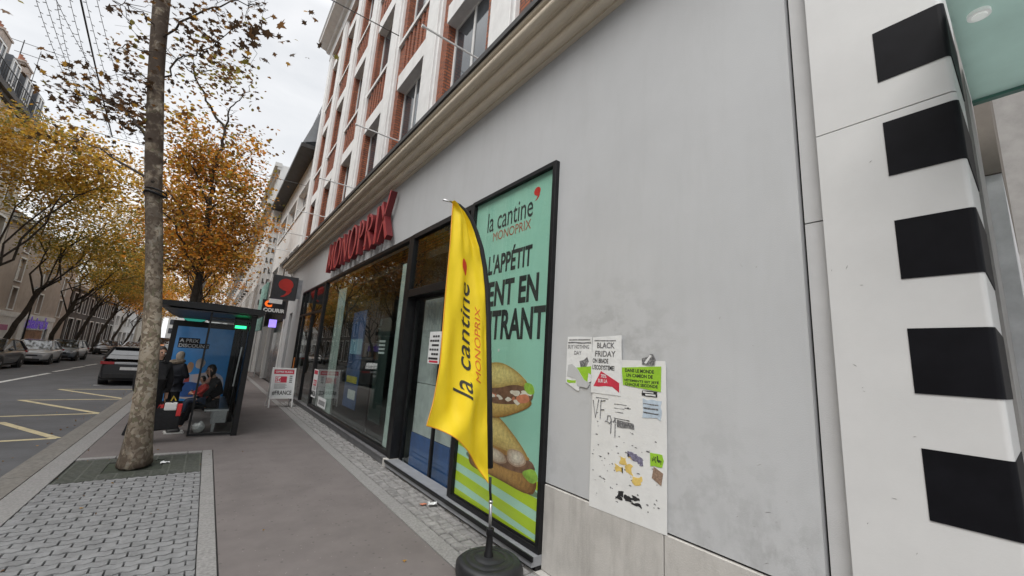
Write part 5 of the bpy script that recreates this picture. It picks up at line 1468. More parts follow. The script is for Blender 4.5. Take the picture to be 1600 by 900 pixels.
O_ = [LFN.index(q) for q in ('orange','orange','ochre','ochre','gold','brown','olive')]
def addc(c, s, n, z=.15, pal=O_):
    pts.append(np.array(c)+r2.normal(size=(n,3))*np.array(s)); sz.append(z*r2.uniform(.6,1.25,n)); m_ = r2.choice(pal); mi.append(np.where(r2.uniform(size=n)<.6, m_, r2.choice(pal,n)))
for _ in range(150):
    z = r2.uniform(4.0,8.6); wv = 1.55-.12*abs(z-5.8)**1.3
    addc((-.62+r2.uniform(-wv*1.05,wv*.72), 16+r2.uniform(-1.6,1.6), z), (.30,.4,.20), int(r2.uniform(45,120)), .11)
for _ in range(34):
    z = r2.uniform(8.0,9.8); addc((-.75+r2.uniform(-1.5,1.2), 16+r2.uniform(-1.3,1.3), z), (.35,.4,.2), int(r2.uniform(5,18)), .14, [LFN.index(q) for q in ('brown','olive','brown','orange')])
for _ in range(8): addc((r2.uniform(.3,.95), 16, r2.uniform(6.2,8.6)), (.2,.3,.25), 10, .13, [LFN.index(q) for q in ('brown','olive','ochre')])
for _ in range(14): addc((r2.uniform(-3,-.5), 15.8, r2.uniform(10.2,11.6)), (.35,.3,.2), 22, .15, [LFN.index(q) for q in ('brown','olive')])
leaf_mesh('crown', np.concatenate(pts), np.concatenate(sz), np.concatenate(mi), t2, _simple, r=r2)

WARM = ['gold','ochre','gold','orange','olive']; OCH = ['ochre','gold','olive','olive','green']; ORG = ['orange','ochre','orange','gold']
crown_tree('orange plane tree next beyond the one behind the bus shelter, against the white fronts', (-.7,25,0), (-.01,0), 4.6, (-1.0,25,8.0), (2.4,3.2,3.6), 110, 75, ORG, .14, limbs=7, seed=31, tr=.10)
for i,(y,lab) in enumerate(((34,'third plane tree beyond the bus shelter on the near pavement, ochre crown'),(43,'fourth plane tree beyond the bus shelter on the near pavement'),(54,'far small looking plane tree on the near pavement, fifth beyond the shelter'),(68,'last plane tree that can be made out on the near pavement'))):
    crown_tree(lab, (-.8,y,0), (-.01,0), 4.6, (-1.3,y,8.0), (2.6,3.2,3.6), 80, 60, [ORG,WARM,ORG,WARM][i], .17, limbs=6, seed=40+i, tr=.11)
# far side row, leaning over the road
rows = [(8,'plane tree across the road, level with the front of the food poster',WARM),(12,'plane tree across the road, level with the far end of the shop window',OCH),
        (29.5,'golden plane tree across the road whose long limbs come in at the left edge',['gold','ochre','gold','ochre','olive']),(37.5,'golden olive plane tree across the road, left of the purple shop sign',OCH+['gold']),
        (45.8,'plane tree across the road with a dark slanting trunk right of the purple shop sign',['gold','ochre','olive','gold','green']),(53.5,'plane tree across the road leaning in front of the dark arched building',OCH),
        (62,'plane tree across the road beside the far end of the dark arched building',['orange','gold','ochre','orange']),(71,'plane tree across the road in front of the white modern house',ORG),(82,'plane tree far across the road, last but one of the row',ORG),(95,'plane tree far across the road, last of the row',WARM)]
for i,(y,lab,pal) in enumerate(rows):
    hc = 10.3 if 25 < y < 33 else 9.0 if y < 40 and y > 25 else (8.0 if y > 25 else 8.6)
    crown_tree(lab, (-9.9,y,0), (.24,0), 4.4, ((-7.6 if y < 33 else -7.2) if y > 25 else -9.4,y,hc), (3.4,4.0,2.3 if 25 < y < 33 else 3.3), 130 if 25 < y < 60 else 80, 105 if 25 < y < 60 else 60, pal, .15 if y < 60 else .24, limbs=7, seed=60+i, spread=.6, tr=.16)

# garland of light strings over the road, hung on a dark cable
gl_ = thing('light_garland', 'strings of unlit fairy lights hung over the road on a dark cable, upper left sky', 'string lights', (-4,15,9.5))
def string(a, b, m=None, rad=.006, lamps=True, sag=.3):
    a = Vector(a); b = Vector(b); n = 24; P = []
    for i in range(n+1):
        q = a.lerp(b, i/n); q.z -= sag*math.sin(math.pi*i/n); P.append(q)
    mb = MB(); mb.tube(P, rad, 4)
    if lamps:
        for i in range(46):
            f = (i+.5)/46*n; j = int(f); q = P[j].lerp(P[min(j+1,n)], f-j); s = (-1)**i
            mb.tube([q, q+Vector((.055*s,0,-.02))], .008, 4)
    return mb.build('light_string' if lamps else 'cable', M_twig if lamps else M_zinc, gl_)
string((-3.30,8.0,9.6),(-4.35,21.5,9.6), rad=.022, lamps=False, sag=.1)
for a,b in (((-4.1,9,9.7),(-4.9,18.6,9.6)),((-3.95,9,9.6),(-4.65,19.5,9.4)),((-3.55,9,9.6),(-4.75,18.2,9.7)),((-3.6,9,9.7),(-4.2,20.5,9.3)),((-3.35,9,9.6),(-3.75,20.5,9.3)),((-3.25,9,9.7),(-3.45,21,9.4)),((-4.0,9.0,9.4),(-4.1,18,9.9))):
    string(a, b)
ac = MB(); ac.tube([(-14.5,9,9.75),(-4,9,9.6),(2.6,9,9.75)], .012, 5); ac.build('span_wire', M_zinc, gl_); ac = MB(); ac.tube([(-14.5,21.5,9.75),(-4.2,21.5,9.6),(2.6,21.2,9.75)], .012, 5)
ac.build('span_wire', M_zinc, gl_)

# ------------------------------------------------------------------ cars
M_carglass = mat('car glass', (.02,.024,.028), .06, .2, 2, spec=.9)
M_tyre = mat('tyre', (.012,.012,.012), .85, .2, 20)
M_rim = mat('alloy rim', (.32,.33,.34), .35, .1, 8, metal=.8)
M_trim = mat('black plastic trim', (.016,.016,.017), .6, .2, 12)
M_hl = mat('headlight lens', (.5,.52,.55), .12, .2, 20, spec=.8)
M_tl = mat('tail light', (.30,.012,.015), .2, .15, 20)
M_plate = mat('number plate', (.6,.6,.6), .5)
def paint(name, c): return mat(name, c, .3, .06, 3, coat=.8, metal=.2)
def car(label, pos, heading, col, L=4.3, W=1.78, H=1.5, kind='hatch', name='parked_car', group='cars in the street'):
    """nose along local +Y; built at the origin, then turned and moved"""
    t = thing(name, label, 'car', (0,0,0), group)
    hw = W/2; h2 = L/2; bl = .60*H; gz = .17
    if kind == 'suv': roof = [(-.49,.70),(-.40,.985),(-.12,1.0),(.06,.985),(.24,.66)]
    elif kind == 'sedan': roof = [(-.40,.64),(-.20,.97),(-.05,1.0),(.06,.98),(.27,.62)]
    elif kind == 'van': roof = [(-.495,.62),(-.47,.97),(-.1,1.0),(.22,.985),(.36,.60)]
    else: roof = [(-.49,.66),(-.38,.96),(-.12,1.0),(.05,.985),(.25,.64)]
    # lower body loft: (y, halfwidth factor, underside, shoulder z, deck z)
    hood = .62*H if kind != 'van' else .66*H
    S = [(-.5,.84,.30,.52*H,.56*H),(-.49,.93,.24,.57*H,.62*H),(-.44,.985,.20,.60*H,.645*H),(-.30,1,.19,.615*H,.655*H),(0,1,.19,.605*H,.65*H),(.22,1,.19,.60*H,.645*H),(.32,.99,.20,.575*H,.62*H),(.42,.955,.21,.52*H,.565*H),(.475,.89,.23,.455*H,.50*H),(.5,.74,.27,.40*H,.425*H)]
    b = MB(); b.smooth = True; vs = []
    for y,w_,zu,zs,zd in S:
        w2 = hw*w_; zm = zu+(zs-zu)*.45
        half = [(w2*.80,zu),(w2*.965,zu+.07),(w2,zm),(w2*.985,zs*.95),(w2*.93,zs),(w2*.62,zd)]
        vs += [(x,y*L,z) for x,z in half]+[(-x,y*L,z) for x,z in half[::-1]]
    n = 12; fs = []
    for i in range(len(S)-1):
        for k_ in range(n): fs.append((i*n+k_, i*n+(k_+1)%n, (i+1)*n+(k_+1)%n, (i+1)*n+k_))
    fs += [tuple(range(n)), tuple(range((len(S)-1)*n, len(S)*n))[::-1]]
    b.add(vs, fs); bo = b.build('body', col, t, smooth=True); sharp(bo, 40)
    s = bo.modifiers.new('sub','SUBSURF'); s.levels = 1; s.render_levels = 1
    # cabin: pillars and roof skin, glass set into it
    yb = [r_[0]*L for r_ in roof]; zb = [r_[1]*H for r_ in roof]
    wb = hw*.90; wr = hw*.70
    def cab(i, top): return wr if top else wb
    c = MB(); rw = []
    for i in (1,2,3): rw.append([(-wr,yb[i],zb[i]-.035),(-wr*.8,yb[i],zb[i]-.005),(0,yb[i],zb[i]+.008),(wr*.8,yb[i],zb[i]-.005),(wr,yb[i],zb[i]-.035)])
    fl_ = [p for r_ in rw for p in r_]
    c.smooth = True
    c.add(fl_, [(i*5+k_, i*5+k_+1, (i+1)*5+k_+1, (i+1)*5+k_) for i in range(2) for k_ in range(4)])
    c.smooth = False
    zc = bl+.02
    for sg in (-1,1):
        c.tube([(sg*wb,yb[0]+.02,zb[0]-.03),(sg*wr,yb[1],zb[1]-.04)], .055, 5); c.tube([(sg*wb,yb[4],zb[4]-.02),(sg*wr,yb[3],zb[3]-.04)], .038, 5)
        c.tube([(sg*(wr+.005),yb[1],zb[1]-.04),(sg*(wr+.005),yb[2],zb[2]-.03),(sg*(wr+.005),yb[3],zb[3]-.04)], .035, 5)
        ym = yb[2]-.02*L; c.tube([(sg*wb*1.0,ym,bl),(sg*wr,ym,zb[2]-.03)], .035, 4)
    c.build('roof', col, t)
    w_ = MB(); w_.quad((-wb,yb[4],zb[4]-.02),(wb,yb[4],zb[4]-.02),(wr,yb[3],zb[3]-.03),(-wr,yb[3],zb[3]-.03)); w_.build('windscreen', M_carglass, t)
    ra = V(wb,yb[0]+.02,zb[0]-.03); rb_ = V(wr,yb[1],zb[1]-.03); mirx = lambda p: V(-p.x,p.y,p.z)
    pa, pb_, pc_ = ra.lerp(rb_,.0), ra.lerp(rb_,.34), ra.lerp(rb_,.93)
    w_ = MB(); w_.quad(mirx(ra),ra,rb_,mirx(rb_)); w_.build('tailgate', col, t)
    off = V(0,-.012,.004); ins = V(.10,0,0)
    w_ = MB(); w_.quad(mirx(pb_-ins)+off,pb_-ins+off,pc_-ins+off,mirx(pc_-ins)+off); w_.build('rear_window', M_carglass, t)
    for sg in (-1,1):
        w_ = MB(); w_.add([(sg*wb*1.0,yb[0]+.05,bl),(sg*wb*1.0,yb[4],bl),(sg*wr,yb[3],zb[3]-.045),(sg*wr,yb[2],zb[2]-.035),(sg*wr,yb[1],zb[1]-.045)], [(0,1,2,3,4)])
        w_.build('side_window', M_carglass, t)
    for y in (-.31*L,.305*L):
        for sg in (-1,1):
            R0 = .335 if kind != 'sedan' else .315
            a_ = MB(); a_.lathe([(R0*1.10,sg*(hw-.24)),(R0*1.12,sg*(hw-.004)),(R0*1.0,sg*(hw+.004))], (0,y,R0-.0), 20, 'x'); a_.build('wheel_arch', M_trim, t)
            k_ = MB(); k_.lathe([(R0*.6,sg*(hw-.20)),(R0*.98,sg*(hw-.19)),(R0,sg*(hw-.1)),(R0*.97,sg*(hw+.01)),(R0*.66,sg*(hw+.016))], (0,y,R0), 24, 'x')
            wo = k_.build('wheel', M_tyre, t, smooth=True)
            k_ = MB(); k_.lathe([(R0*.66,sg*(hw+.010)),(R0*.6,sg*(hw+.006)),(R0*.15,sg*(hw+.018)),(.02,sg*(hw+.02))], (0,y,R0), 20, 'x'); ro = k_.build('rim', M_rim, wo)
            k_ = MB()
            for q in range(5):
                a0 = 2*math.pi*q/5+.3; k_.lathe([(R0*.13,sg*(hw+.0185)),(R0*.13,sg*(hw+.021))], (0,y+R0*.38*math.cos(a0),R0+R0*.38*math.sin(a0)), 6, 'x')
            k_.build('rim_opening', M_tyre, ro)
    for sg in (-1,1):
        m = MB(); m.add([(sg*hw*.50,.5*L-.03,.395*H),(sg*hw*.80,.472*L,.40*H),(sg*hw*.935,.425*L,.44*H),(sg*hw*.90,.44*L,.50*H),(sg*hw*.74,.476*L,.475*H),(sg*hw*.48,.5*L-.035,.43*H),
                         (sg*hw*.50,.5*L+.006,.395*H),(sg*hw*.80,.482*L+.02,.40*H),(sg*hw*.985,.425*L,.44*H),(sg*hw*.95,.44*L,.50*H),(sg*hw*.76,.482*L+.012,.475*H),(sg*hw*.48,.5*L,.43*H)],
                        [(6,7,8,9,10,11),(0,6,7,1),(1,7,8,2),(2,8,9,3),(3,9,10,4),(4,10,11,5),(5,11,6,0)]); m.build('headlight', M_hl, t)
        m = MB(); m.box(sg*hw*.52,sg*hw*.90,-.5*L-.012,-.47*L,.535*H,.60*H); m.box(sg*hw*.88,sg*hw*.985,-.488*L,-.44*L,.53*H,.605*H); m.build('tail_light', M_tl, t, bevel=.01)
        m = MB(); m.ball((sg*(hw+.06),.17*L,.66*H),(.10,.06,.065),10,6); m.build('mirror', col, t, smooth=True)
        m = MB(); m.box(sg*(hw*1.0),sg*(hw+.012),-.02*L,.03*L,.52*H,.535*H); m.box(sg*(hw*1.0),sg*(hw+.012),-.22*L,-.17*L,.52*H,.535*H); m.build('door_handle', M_trim, t)
    m = MB(); m.box(-.26,.26,.5*L-.004,.5*L+.012,.26*H,.335*H); m.build('number_plate', M_plate, t)
    m = MB(); m.box(-.26,.26,-.5*L-.02,-.5*L+.0,.40*H,.475*H); m.build('number_plate', M_plate, t)
    m = MB(); m.box(-hw*.62,hw*.62,.488*L,.5*L+.004,.155*H,.255*H); m.box(-hw*.5,hw*.5,.49*L,.5*L+.006,.35*H,.40*H); m.build('grille', M_trim, t)
    m = MB(); m.box(-hw*.80,hw*.80,-.5*L-.014,-.47*L,.20*H,.31*H); m.box(-hw*.95,hw*.95,-.47*L,.46*L,.125*H,.16*H); m.build('lower_trim', M_trim, t, bevel=.01)
    m = MB(); m.box(-hw*.5,hw*.5,-.5*L-.016,-.49*L,.545*H,.575*H); m.build('tailgate_bar', M_rim if kind == 'suv' else M_tl, t)
    if kind == 'suv':
        m = MB(); m.box(-wr*.95,wr*.95,yb[1]-.14,yb[1]+.05,zb[1]-.03,zb[1]+.0); m.build('roof_spoiler', col, t, bevel=.01)
    t.location = pos; t.rotation_euler.z = heading
    return t
P_blk = paint('black car paint',(.012,.012,.014)); P_sil = paint('silver car paint',(.36,.37,.39)); P_gry = paint('blue grey car paint',(.13,.15,.175)); P_wht = paint('white car paint',(.6,.6,.6)); P_dk = paint('dark car paint',(.025,.026,.03)); P_org = paint('orange van paint',(.55,.18,.03))
car('black high hatchback seen from behind at the near kerb, partly hidden by the near tree', (-2.38,24.6,ZR), 0, P_blk, 4.35,1.76,1.55,'suv')
car('silver saloon car parked on the far side facing us, below the purple shop sign', (-8.35,37.6,ZR), math.pi+.06, P_sil, 4.4,1.78,1.45,'sedan')
car('blue grey hatchback parked right behind the silver saloon on the far side', (-8.25,43.6,ZR), math.pi, P_gry, 4.1,1.76,1.5,'hatch')
car('dark car cut by the left edge on the far side of the road', (-8.55,31.2,ZR), math.pi, P_dk, 4.3,1.78,1.48,'hatch')
car('white car far up the road beyond the slanting trees', (-6.6,62,ZR), math.pi, P_wht, 4.3,1.78,1.5,'hatch')
car('dark car parked far up the far side of the road', (-8.3,60,ZR), math.pi, P_dk, 4.3,1.78,1.5,'hatch')
car('orange topped van far up the road beside the white car', (-4.4,72,ZR), math.pi, P_org, 5.2,1.95,2.2,'van')
car('dark car far up the near kerb beyond the black hatchback', (-2.6,52,ZR), 0, P_dk, 4.2,1.76,1.5,'hatch')
# ------------------------------------------------------------------ houses
def house(name, label, X, sg, y0, y1, h, rows, wm, depth=9, cat='building', blinds=None, base=None, ground=3.0):
    """front on plane X, sg=+1 front looks to +X. rows: (z0,z1,width,[centres], kind)"""
    t = thing(name, label, cat, (X-sg*depth/2,(y0+y1)/2,0))
    b = MB(); ops = []
    for z0,z1,wd,cs,kd in rows:
        for c in cs: ops.append((c-wd/2,c+wd/2,z0,z1))
    wall_grid(b, X, y0, y1, 0, h, ops, -sg*.22)
    xb = X-sg*.22; xe = X-sg*depth
    b.quad((xb,y0,0),(xb,y1,0),(xb,y1,h),(xb,y0,h)); b.quad((xe,y0,0),(xe,y0,h),(xe,y1,h),(xe,y1,0))
    b.quad((X,y0,0),(xe,y0,0),(xe,y0,h),(X,y0,h)); b.quad((X,y1,0),(X,y1,h),(xe,y1,h),(xe,y1,0)); b.quad((X,y0,h),(xe,y0,h),(xe,y1,h),(X,y1,h))
    b.build('wall', wm, t)
    protos = {}
    for z0,z1,wd,cs,kd in rows:
        for c in cs:
            key = (round(z1-z0,2), wd, kd)
            if key in protos: o = copy_tree(protos[key], t)
            else:
                hh = z1-z0
                f = MB(); frame(f, -.06,0, -wd/2,wd/2,0,hh,.07, mull=(0,) if wd > .8 else ())
                f.box(-.03,.26 if sg > 0 else .26,-wd/2-.12,wd/2+.12,-.08,-.005)
                f.box(.22,.245,-wd/2-.14,-wd/2-.005,-.005,hh+.12); f.box(.22,.245,wd/2+.005,wd/2+.14,-.005,hh+.12); f.box(.22,.245,-wd/2-.005,wd/2+.005,hh+.005,hh+.12)
                o = f.build('window', M_white, None)
                g_ = MB(); g_.box(-.05,-.02,-wd/2+.05,wd/2-.05,.05,hh-.05); g_.build('pane', M_farglass, o)
                if kd == 'blind':
                    g_ = MB(); g_.box(0.02,.05,-wd/2+.02,wd/2-.02,.12,hh-.01); g_.build('blind', M_white, o)
                if kd == 'balcony':
                    g_ = MB()
                    for q in np.arange(-wd/2-.1, wd/2+.11, .11): g_.box(.42,.44,q-.008,q+.008,.0,.95)
                    g_.box(.41,.45,-wd/2-.12,wd/2+.12,.93,.97); g_.box(.22,.45,-wd/2-.13,wd/2+.13,-.16,-.085); g_.build('balcony', M_zinc, o)
                o.parent = t; protos[key] = o
            o.rotation_euler.z = 0 if sg > 0 else math.pi
            o.location = (X-sg*.20-t.location.x, c-t.location.y, z0)
    return t
def grid(a, b, n): return [a+(b-a)*(i+.5)/n for i in range(n)]
M_cream = mat('cream stone',(.46,.42,.36),.85,.1,1.5,dirt=.4,dirtcol=(.28,.25,.21),dscale=.5)
M_taupe = mat('grey brown roughcast',(.40,.335,.285),.9,.12,2,bump=.3,bscale=30,dirt=.5,dirtcol=(.15,.125,.11),dscale=.5)
M_darkst = mat('dark stone front',(.085,.078,.075),.85,.2,1.5,dirt=.4,dscale=.5)
M_wh = mat('white house render',(.60,.60,.59),.8,.06,1.2,dirt=.3,dirtcol=(.42,.42,.41),dscale=.5)
M_grst = mat('grey white stone',(.52,.515,.50),.85,.08,1.2,dirt=.35,dirtcol=(.36,.35,.33),dscale=.5)
M_slate = mat('slate roof',(.07,.075,.085),.6,.2,3)
M_tile = mat('red clay tile',(.27,.10,.06),.8,.25,3,bump=.4,bscale=12)
M_zincr = mat('grey zinc roof',(.25,.265,.28),.45,.1,2,metal=.3)
def cornice(t, X, sg, y0, y1, z, m, d=.35, h=.25):
    b = MB(); b.box(X-sg*.05, X+sg*d, y0-.05, y1+.05, z, z+h); b.box(X-sg*.05, X+sg*d*.55, y0-.02, y1+.02, z-h*.7, z-.003); return b.build('eave', m, t)
def chimney(t, x, y, z, h=1.4):
    b = MB(); b.box(x-.3,x+.3,y-.7,y+.7,z-.6,z+h); b.box(x-.36,x+.36,y-.76,y+.76,z+h+.001,z+h+.12)
    o = b.build('chimney', mat('chimney render',(.36,.30,.26),.9,.15,3), t)
    p = MB()
    for q in (-.5,-.17,.17,.5): p.lathe([(.11,z+h+.121),(.09,z+h+.55),(.11,z+h+.56)], (x,y+q,0), 8)
    p.build('chimney_pot', mat('clay pot',(.30,.13,.08),.8), o)
XL = -12.3
# A tall mansard house, left edge
A = house('mansard_house', 'tall cream house with a dark mansard roof and chimneys, cut by the left edge', XL, 1, -4, 42.4, 15.9,
    [(z,z+2.1,1.15,grid(-4,42.4,17),'plain') for z in (4.0,7.1,10.2,13.2)]+[(.3,2.7,2.0,grid(-4,42.4,9),'plain')], M_cream)
cornice(A, XL, 1, -4, 42.4, 15.65, M_darkst, .5, .3)
m = MB(); xs = XL+.25; n = 0
m.add([(xs,-4,15.96),(xs,42.5,15.96),(xs-1.0,42.5,18.6),(xs-1.0,-4,18.6),(xs-4,42.5,19.5),(xs-4,-4,19.5),(xs-9,42.5,15.96),(xs-9,-4,15.96)],[(0,1,2,3),(3,2,4,5),(5,4,6,7),(1,6,4,2),(0,3,5,7)])
m.build('mansard_roof', M_slate, A)
for y in grid(-3,42,20):
    d = MB(); d.box(xs-.75,xs-.12,y-.62,y+.62,16.3,18.15); o = d.build('dormer', M_slate, A)
    d = MB(); frame(d, xs-.12,xs-.04, y-.55,y+.55, 16.4,18.0, .10, mull=(y,)); d.build('dormer_frame', M_white, o)
    d = MB(); d.box(xs-.11,xs-.08,y-.46,y+.46,16.5,17.9); d.build('pane', M_farglass, o)
rl = MB(); rl.tube([(xs+.15,-4,16.95),(xs+.15,42.4,16.95)], .03, 4)
for y in np.arange(-4,42.5,.3): rl.box(xs+.135,xs+.165,y-.012,y+.012,15.95,16.95)
rl.build('roof_railing', M_zinc, A)
for y in (36.6,40.2,30,22,12): chimney(A, XL-.9, y, 18.4, 1.2)
g_ = MB(); g_.box(XL-8.9,XL-.0,42.405,42.45,9,15.9); g_.build('gable', mat('grey gable render',(.33,.335,.345),.9,.1,1), A)
an = MB(); an.tube([(XL-1.6,41.6,19),(XL-1.6,41.6,22.2)], .03, 5); an.tube([(XL-2.2,41.6,22.0),(XL+.4,41.6,22.0)], .02, 4); an.tube([(XL-1.9,41.6,21.2),(XL-.3,41.6,21.2)], .02, 4); an.tube([(XL-.6,41.2,19),(XL-.6,41.2,21.6)], .02, 4)
an.build('aerial', M_zinc, A)
# B grey-brown house with the white shop front
B = house('corner_house', 'grey brown house with white shutters above a white shop front with a purple sign', XL, 1, 42.6, 61.5, 9.7,
    [(3.35,4.95,1.05,[46.6,52.6,58.6],'plain'),(5.5,7.2,1.1,[46.6,52.4,58.4],'blind'),(7.75,9.1,1.0,[46.6,52.4,58.4],'blind')], M_taupe)
cornice(B, XL, 1, 42.6, 61.5, 9.6, M_wh, .45, .3)
m = MB(); m.add([(XL+.45,42.5,9.95),(XL+.45,61.6,9.95),(XL-4.5,61.6,12.2),(XL-4.5,42.5,12.2),(XL-9.1,61.6,9.95),(XL-9.1,42.5,9.95)],[(0,1,2,3),(3,2,4,5),(1,4,2),(0,3,5)]); m.build('roof', M_tile, B)
chimney(B, XL-3.5, 44.2, 11.6, 1.2)
s = MB(); s.box(XL+.002,XL+.20,43.2,57.5,2.75,3.15); s.box(XL+.003,XL+.16,43.4,48.2,.0,2.74); s.box(XL+.003,XL+.16,48.9,50.0,.0,2.74); s.box(XL+.003,XL+.16,56.2,57.4,.0,2.74); s.box(XL+.004,XL+.15,50.0,56.2,2.05,2.74)
s.build('shop_front', M_white, B)
s = MB(); s.box(XL+.005,XL+.06,50.0,56.2,.3,2.05); s.build('shop_window', M_farglass, B)
s = MB(); s.box(XL+.01,XL+.09,51.0,55.2,.5,1.9); s.build('shop_display', mat('warm display',(.30,.17,.10),.7,.4,3), B)
cs = thing('shop_sign', "purple lettering claire's on the white shop front across the road", 'sign', (XL+.3,52.5,2.2))
cs['label'] = 'purple lower case shop lettering on the white front across the road'
mb = MB(); uv, fs = text_uv("claire's", 0, 0, 5.6, 1.05, .035)
lay(mb, uv, fs, (XL+.21,50.0,2.0), *FO, lift=.0); mb.build('lettering', mat('purple letter',(.09,.015,.42),.4,.1,emit=(.10,.02,.5),estr=.12), cs)
mb = MB(); mb.box(XL+.152,XL+.2,50.1,55.5,2.3,2.36); mb.build('rail', M_white, cs)
MB().box(XL+.17,XL+.2,44.4,46.6,1.75,2.15).build('shop_panel', mat('pink panel',(.42,.10,.24),.5,.2), B)
# C dark arched building
Cc = house('arched_building', 'low dark stone building with tall black openings across the road', XL, 1, 62, 88, 7.2,
    [(.2,3.4,1.9,grid(62,88,8),'plain'),(4.2,6.2,1.2,grid(62,88,10),'plain')], M_darkst)
cornice(Cc, XL, 1, 62, 88, 6.95, M_wh, .4, .35)
D = house('white_block', 'white modern block far across the road beyond the dark arched building', XL, 1, 88.5, 112, 11,
    [(z,z+1.5,2.4,grid(88.5,112,6),'plain') for z in (3.6,6.4,9.0)]+[(.3,2.6,3.0,grid(88.5,112,5),'plain')], M_wh)
E_ = house('end_house', 'pale tall house closing the far left end of the street', XL+.3, 1, 113, 150, 15,
    [(z,z+1.9,1.2,grid(113,150,10),'plain') for z in (4,7,10,12.6)], M_cream)
cornice(E_, XL+.3, 1, 113, 150, 14.8, M_slate, .5, .5)
# right side beyond the store
XR = 2.86
b2 = house('low_white_house', 'white house with a deep dark eave and grey zinc roof, next beyond the brick store', XR, -1, 21.25, 33.2, 11.9,
    [(9.0,10.4,3.2,[23.4,27.0,30.6],'plain'),(5.2,6.9,3.2,[23.4,27.0,30.6],'plain')], M_wh)
m = MB(); m.box(XR-.75,XR+.3,21.25,33.3,11.75,11.95); m.build('dark_eave', M_zinc, b2)
m = MB(); m.add([(XR-.7,21.25,11.96),(XR-.7,33.3,11.96),(XR-.1,33.3,14.0),(XR-.1,21.25,14.0),(XR+6,33.3,15),(XR+6,21.25,15)],[(0,1,2,3),(3,2,4,5),(0,3,5),(1,4,2)]); m.build('zinc_roof', M_zincr, b2)
rl = MB()
for y in np.arange(21.5,24.6,.5): rl.box(XR+.0,XR+.03,y,y+.03,14.0,14.8)
rl.box(XR+.0,XR+.03,21.5,24.5,14.78,14.82); rl.build('roof_railing', M_steel, b2)
m = MB(); m.box(XR-.14,XR-.02,21.3,33.0,3.1,4.3); m.build('dark_fascia', M_black_matt, b2)
m = MB(); m.box(XR-.06,XR-.005,21.6,26.8,.05,3.1); m.box(XR-.06,XR-.005,27.4,32.6,.05,3.1); m.build('shop_window', M_farglass, b2)
for ya,yb in ((21.25,21.55),(26.9,27.3),(32.7,33.1)): MB().box(XR-.2,XR-.005,ya,yb,0,3.1).build('shop_pier', M_wh, b2)
co_ = thing('shoe_shop_sign', 'black projecting sign with an orange letter above small white capitals, beyond the blade sign', 'sign', (2.2,22.4,3.5))
MB().box(1.78,2.84,22.3,22.5,3.38,4.02).build('box', M_black_matt, co_, bevel=.01)
lettering('lettering', 'COURIR', M_white, co_, (1.78,22.3,3.38), *FY, .06,.05,.92,.19, bold=.05, lift=.004)
lettering('emblem', 'C', mat('orange emblem',(.75,.13,.01),.4,emit=(.8,.13,.01),estr=.5), co_, (1.78,22.3,3.38), *FY, .08,.28,.32,.33, bold=.08, lift=.004)
pu = thing('lit_sign', 'small violet lit sign hanging under the black projecting sign', 'sign', (2.3,22.6,2.8))
MB().box(2.20,2.52,22.55,22.6,2.72,3.10).build('screen', mat('violet screen',(.25,.18,.6),.3,.3,9,emit=(.3,.22,.9),estr=.8), pu)
MB().box(2.34,2.37,22.56,22.59,3.10,3.5).build('hanger', M_zinc, pu)
# white sign boards and awning between
wa = MB(); wa.box(1.90,2.42,20.9,21.0,3.74,3.95); o = wa.build('sign_board', M_white); tag(o, 'small white board just under the square comma sign', 'sign')
nt = thing('scaffold_net', 'turquoise netting hanging on the house front beyond the black sign', 'net', (2.6,29,2.6))
b = MB(); k_ = 30
vs = [(2.30+.10*math.sin(i*1.3)+.05*j/10, 27.6+3.2*i/k_, 2.7+2.9*j/10+.0) for j in range(11) for i in range(k_+1)]
vs2 = [(x+.03,y,z) for x,y,z in vs]; n0 = len(vs)
fs = [(j*(k_+1)+i, j*(k_+1)+i+1, (j+1)*(k_+1)+i+1, (j+1)*(k_+1)+i) for j in range(10) for i in range(k_)]
b.add(vs+vs2, fs+[tuple(q+n0 for q in f)[::-1] for f in fs]); b.build('netting', mat('turquoise netting',(.26,.44,.40),.8,.25,8), nt, smooth=True)
b = MB()
for y in (27.6,30.8):
    b = MB(); b.tube([(2.42,y,0),(2.42,y,5.7)], .03, 6); b.build('pole', M_steel, nt)
XQ = 2.28
b3 = house('tall_white_house', 'tall white house with rows of dark lettering down its narrow side wall', XQ, -1, 33.4, 45, 15.4,
    [(z,z+2.0,1.1,grid(33.4,45,5),'plain') for z in (4.2,7.2,10.1,12.9)]+[(.2,2.8,2.6,grid(33.4,45,3),'plain')], M_wh)
cornice(b3, XQ, -1, 33.4, 45, 12.2, M_grst, .45, .3); cornice(b3, XQ, -1, 33.4, 45, 15.2, M_grst, .4, .3)
mk = MB()
for k in range(9):
    for q in (0,1):
        z = 10.9-.78*k
        mk.box(2.36+.26*q,2.44+.26*q,33.37,33.39,z,z+.36); mk.box(2.44+.26*q,2.52+.26*q,33.37,33.39,z+.02+.26*((k+q)%2),z+.10+.26*((k+q)%2))
mk.build('wall_lettering', M_darkst, b3)['kind'] = 'stuff'
XS = 2.3
specs = [(45.2,60,14.6,'pale stone house with dark balconies, right side beyond the tall white house',5),(60.2,78,16,'second pale stone house with balconies further up the right side',6),(78.2,100,15,'third pale stone house far up the right side',6),(100.3,150,16.5,'last pale house front at the far right end of the street',9)]
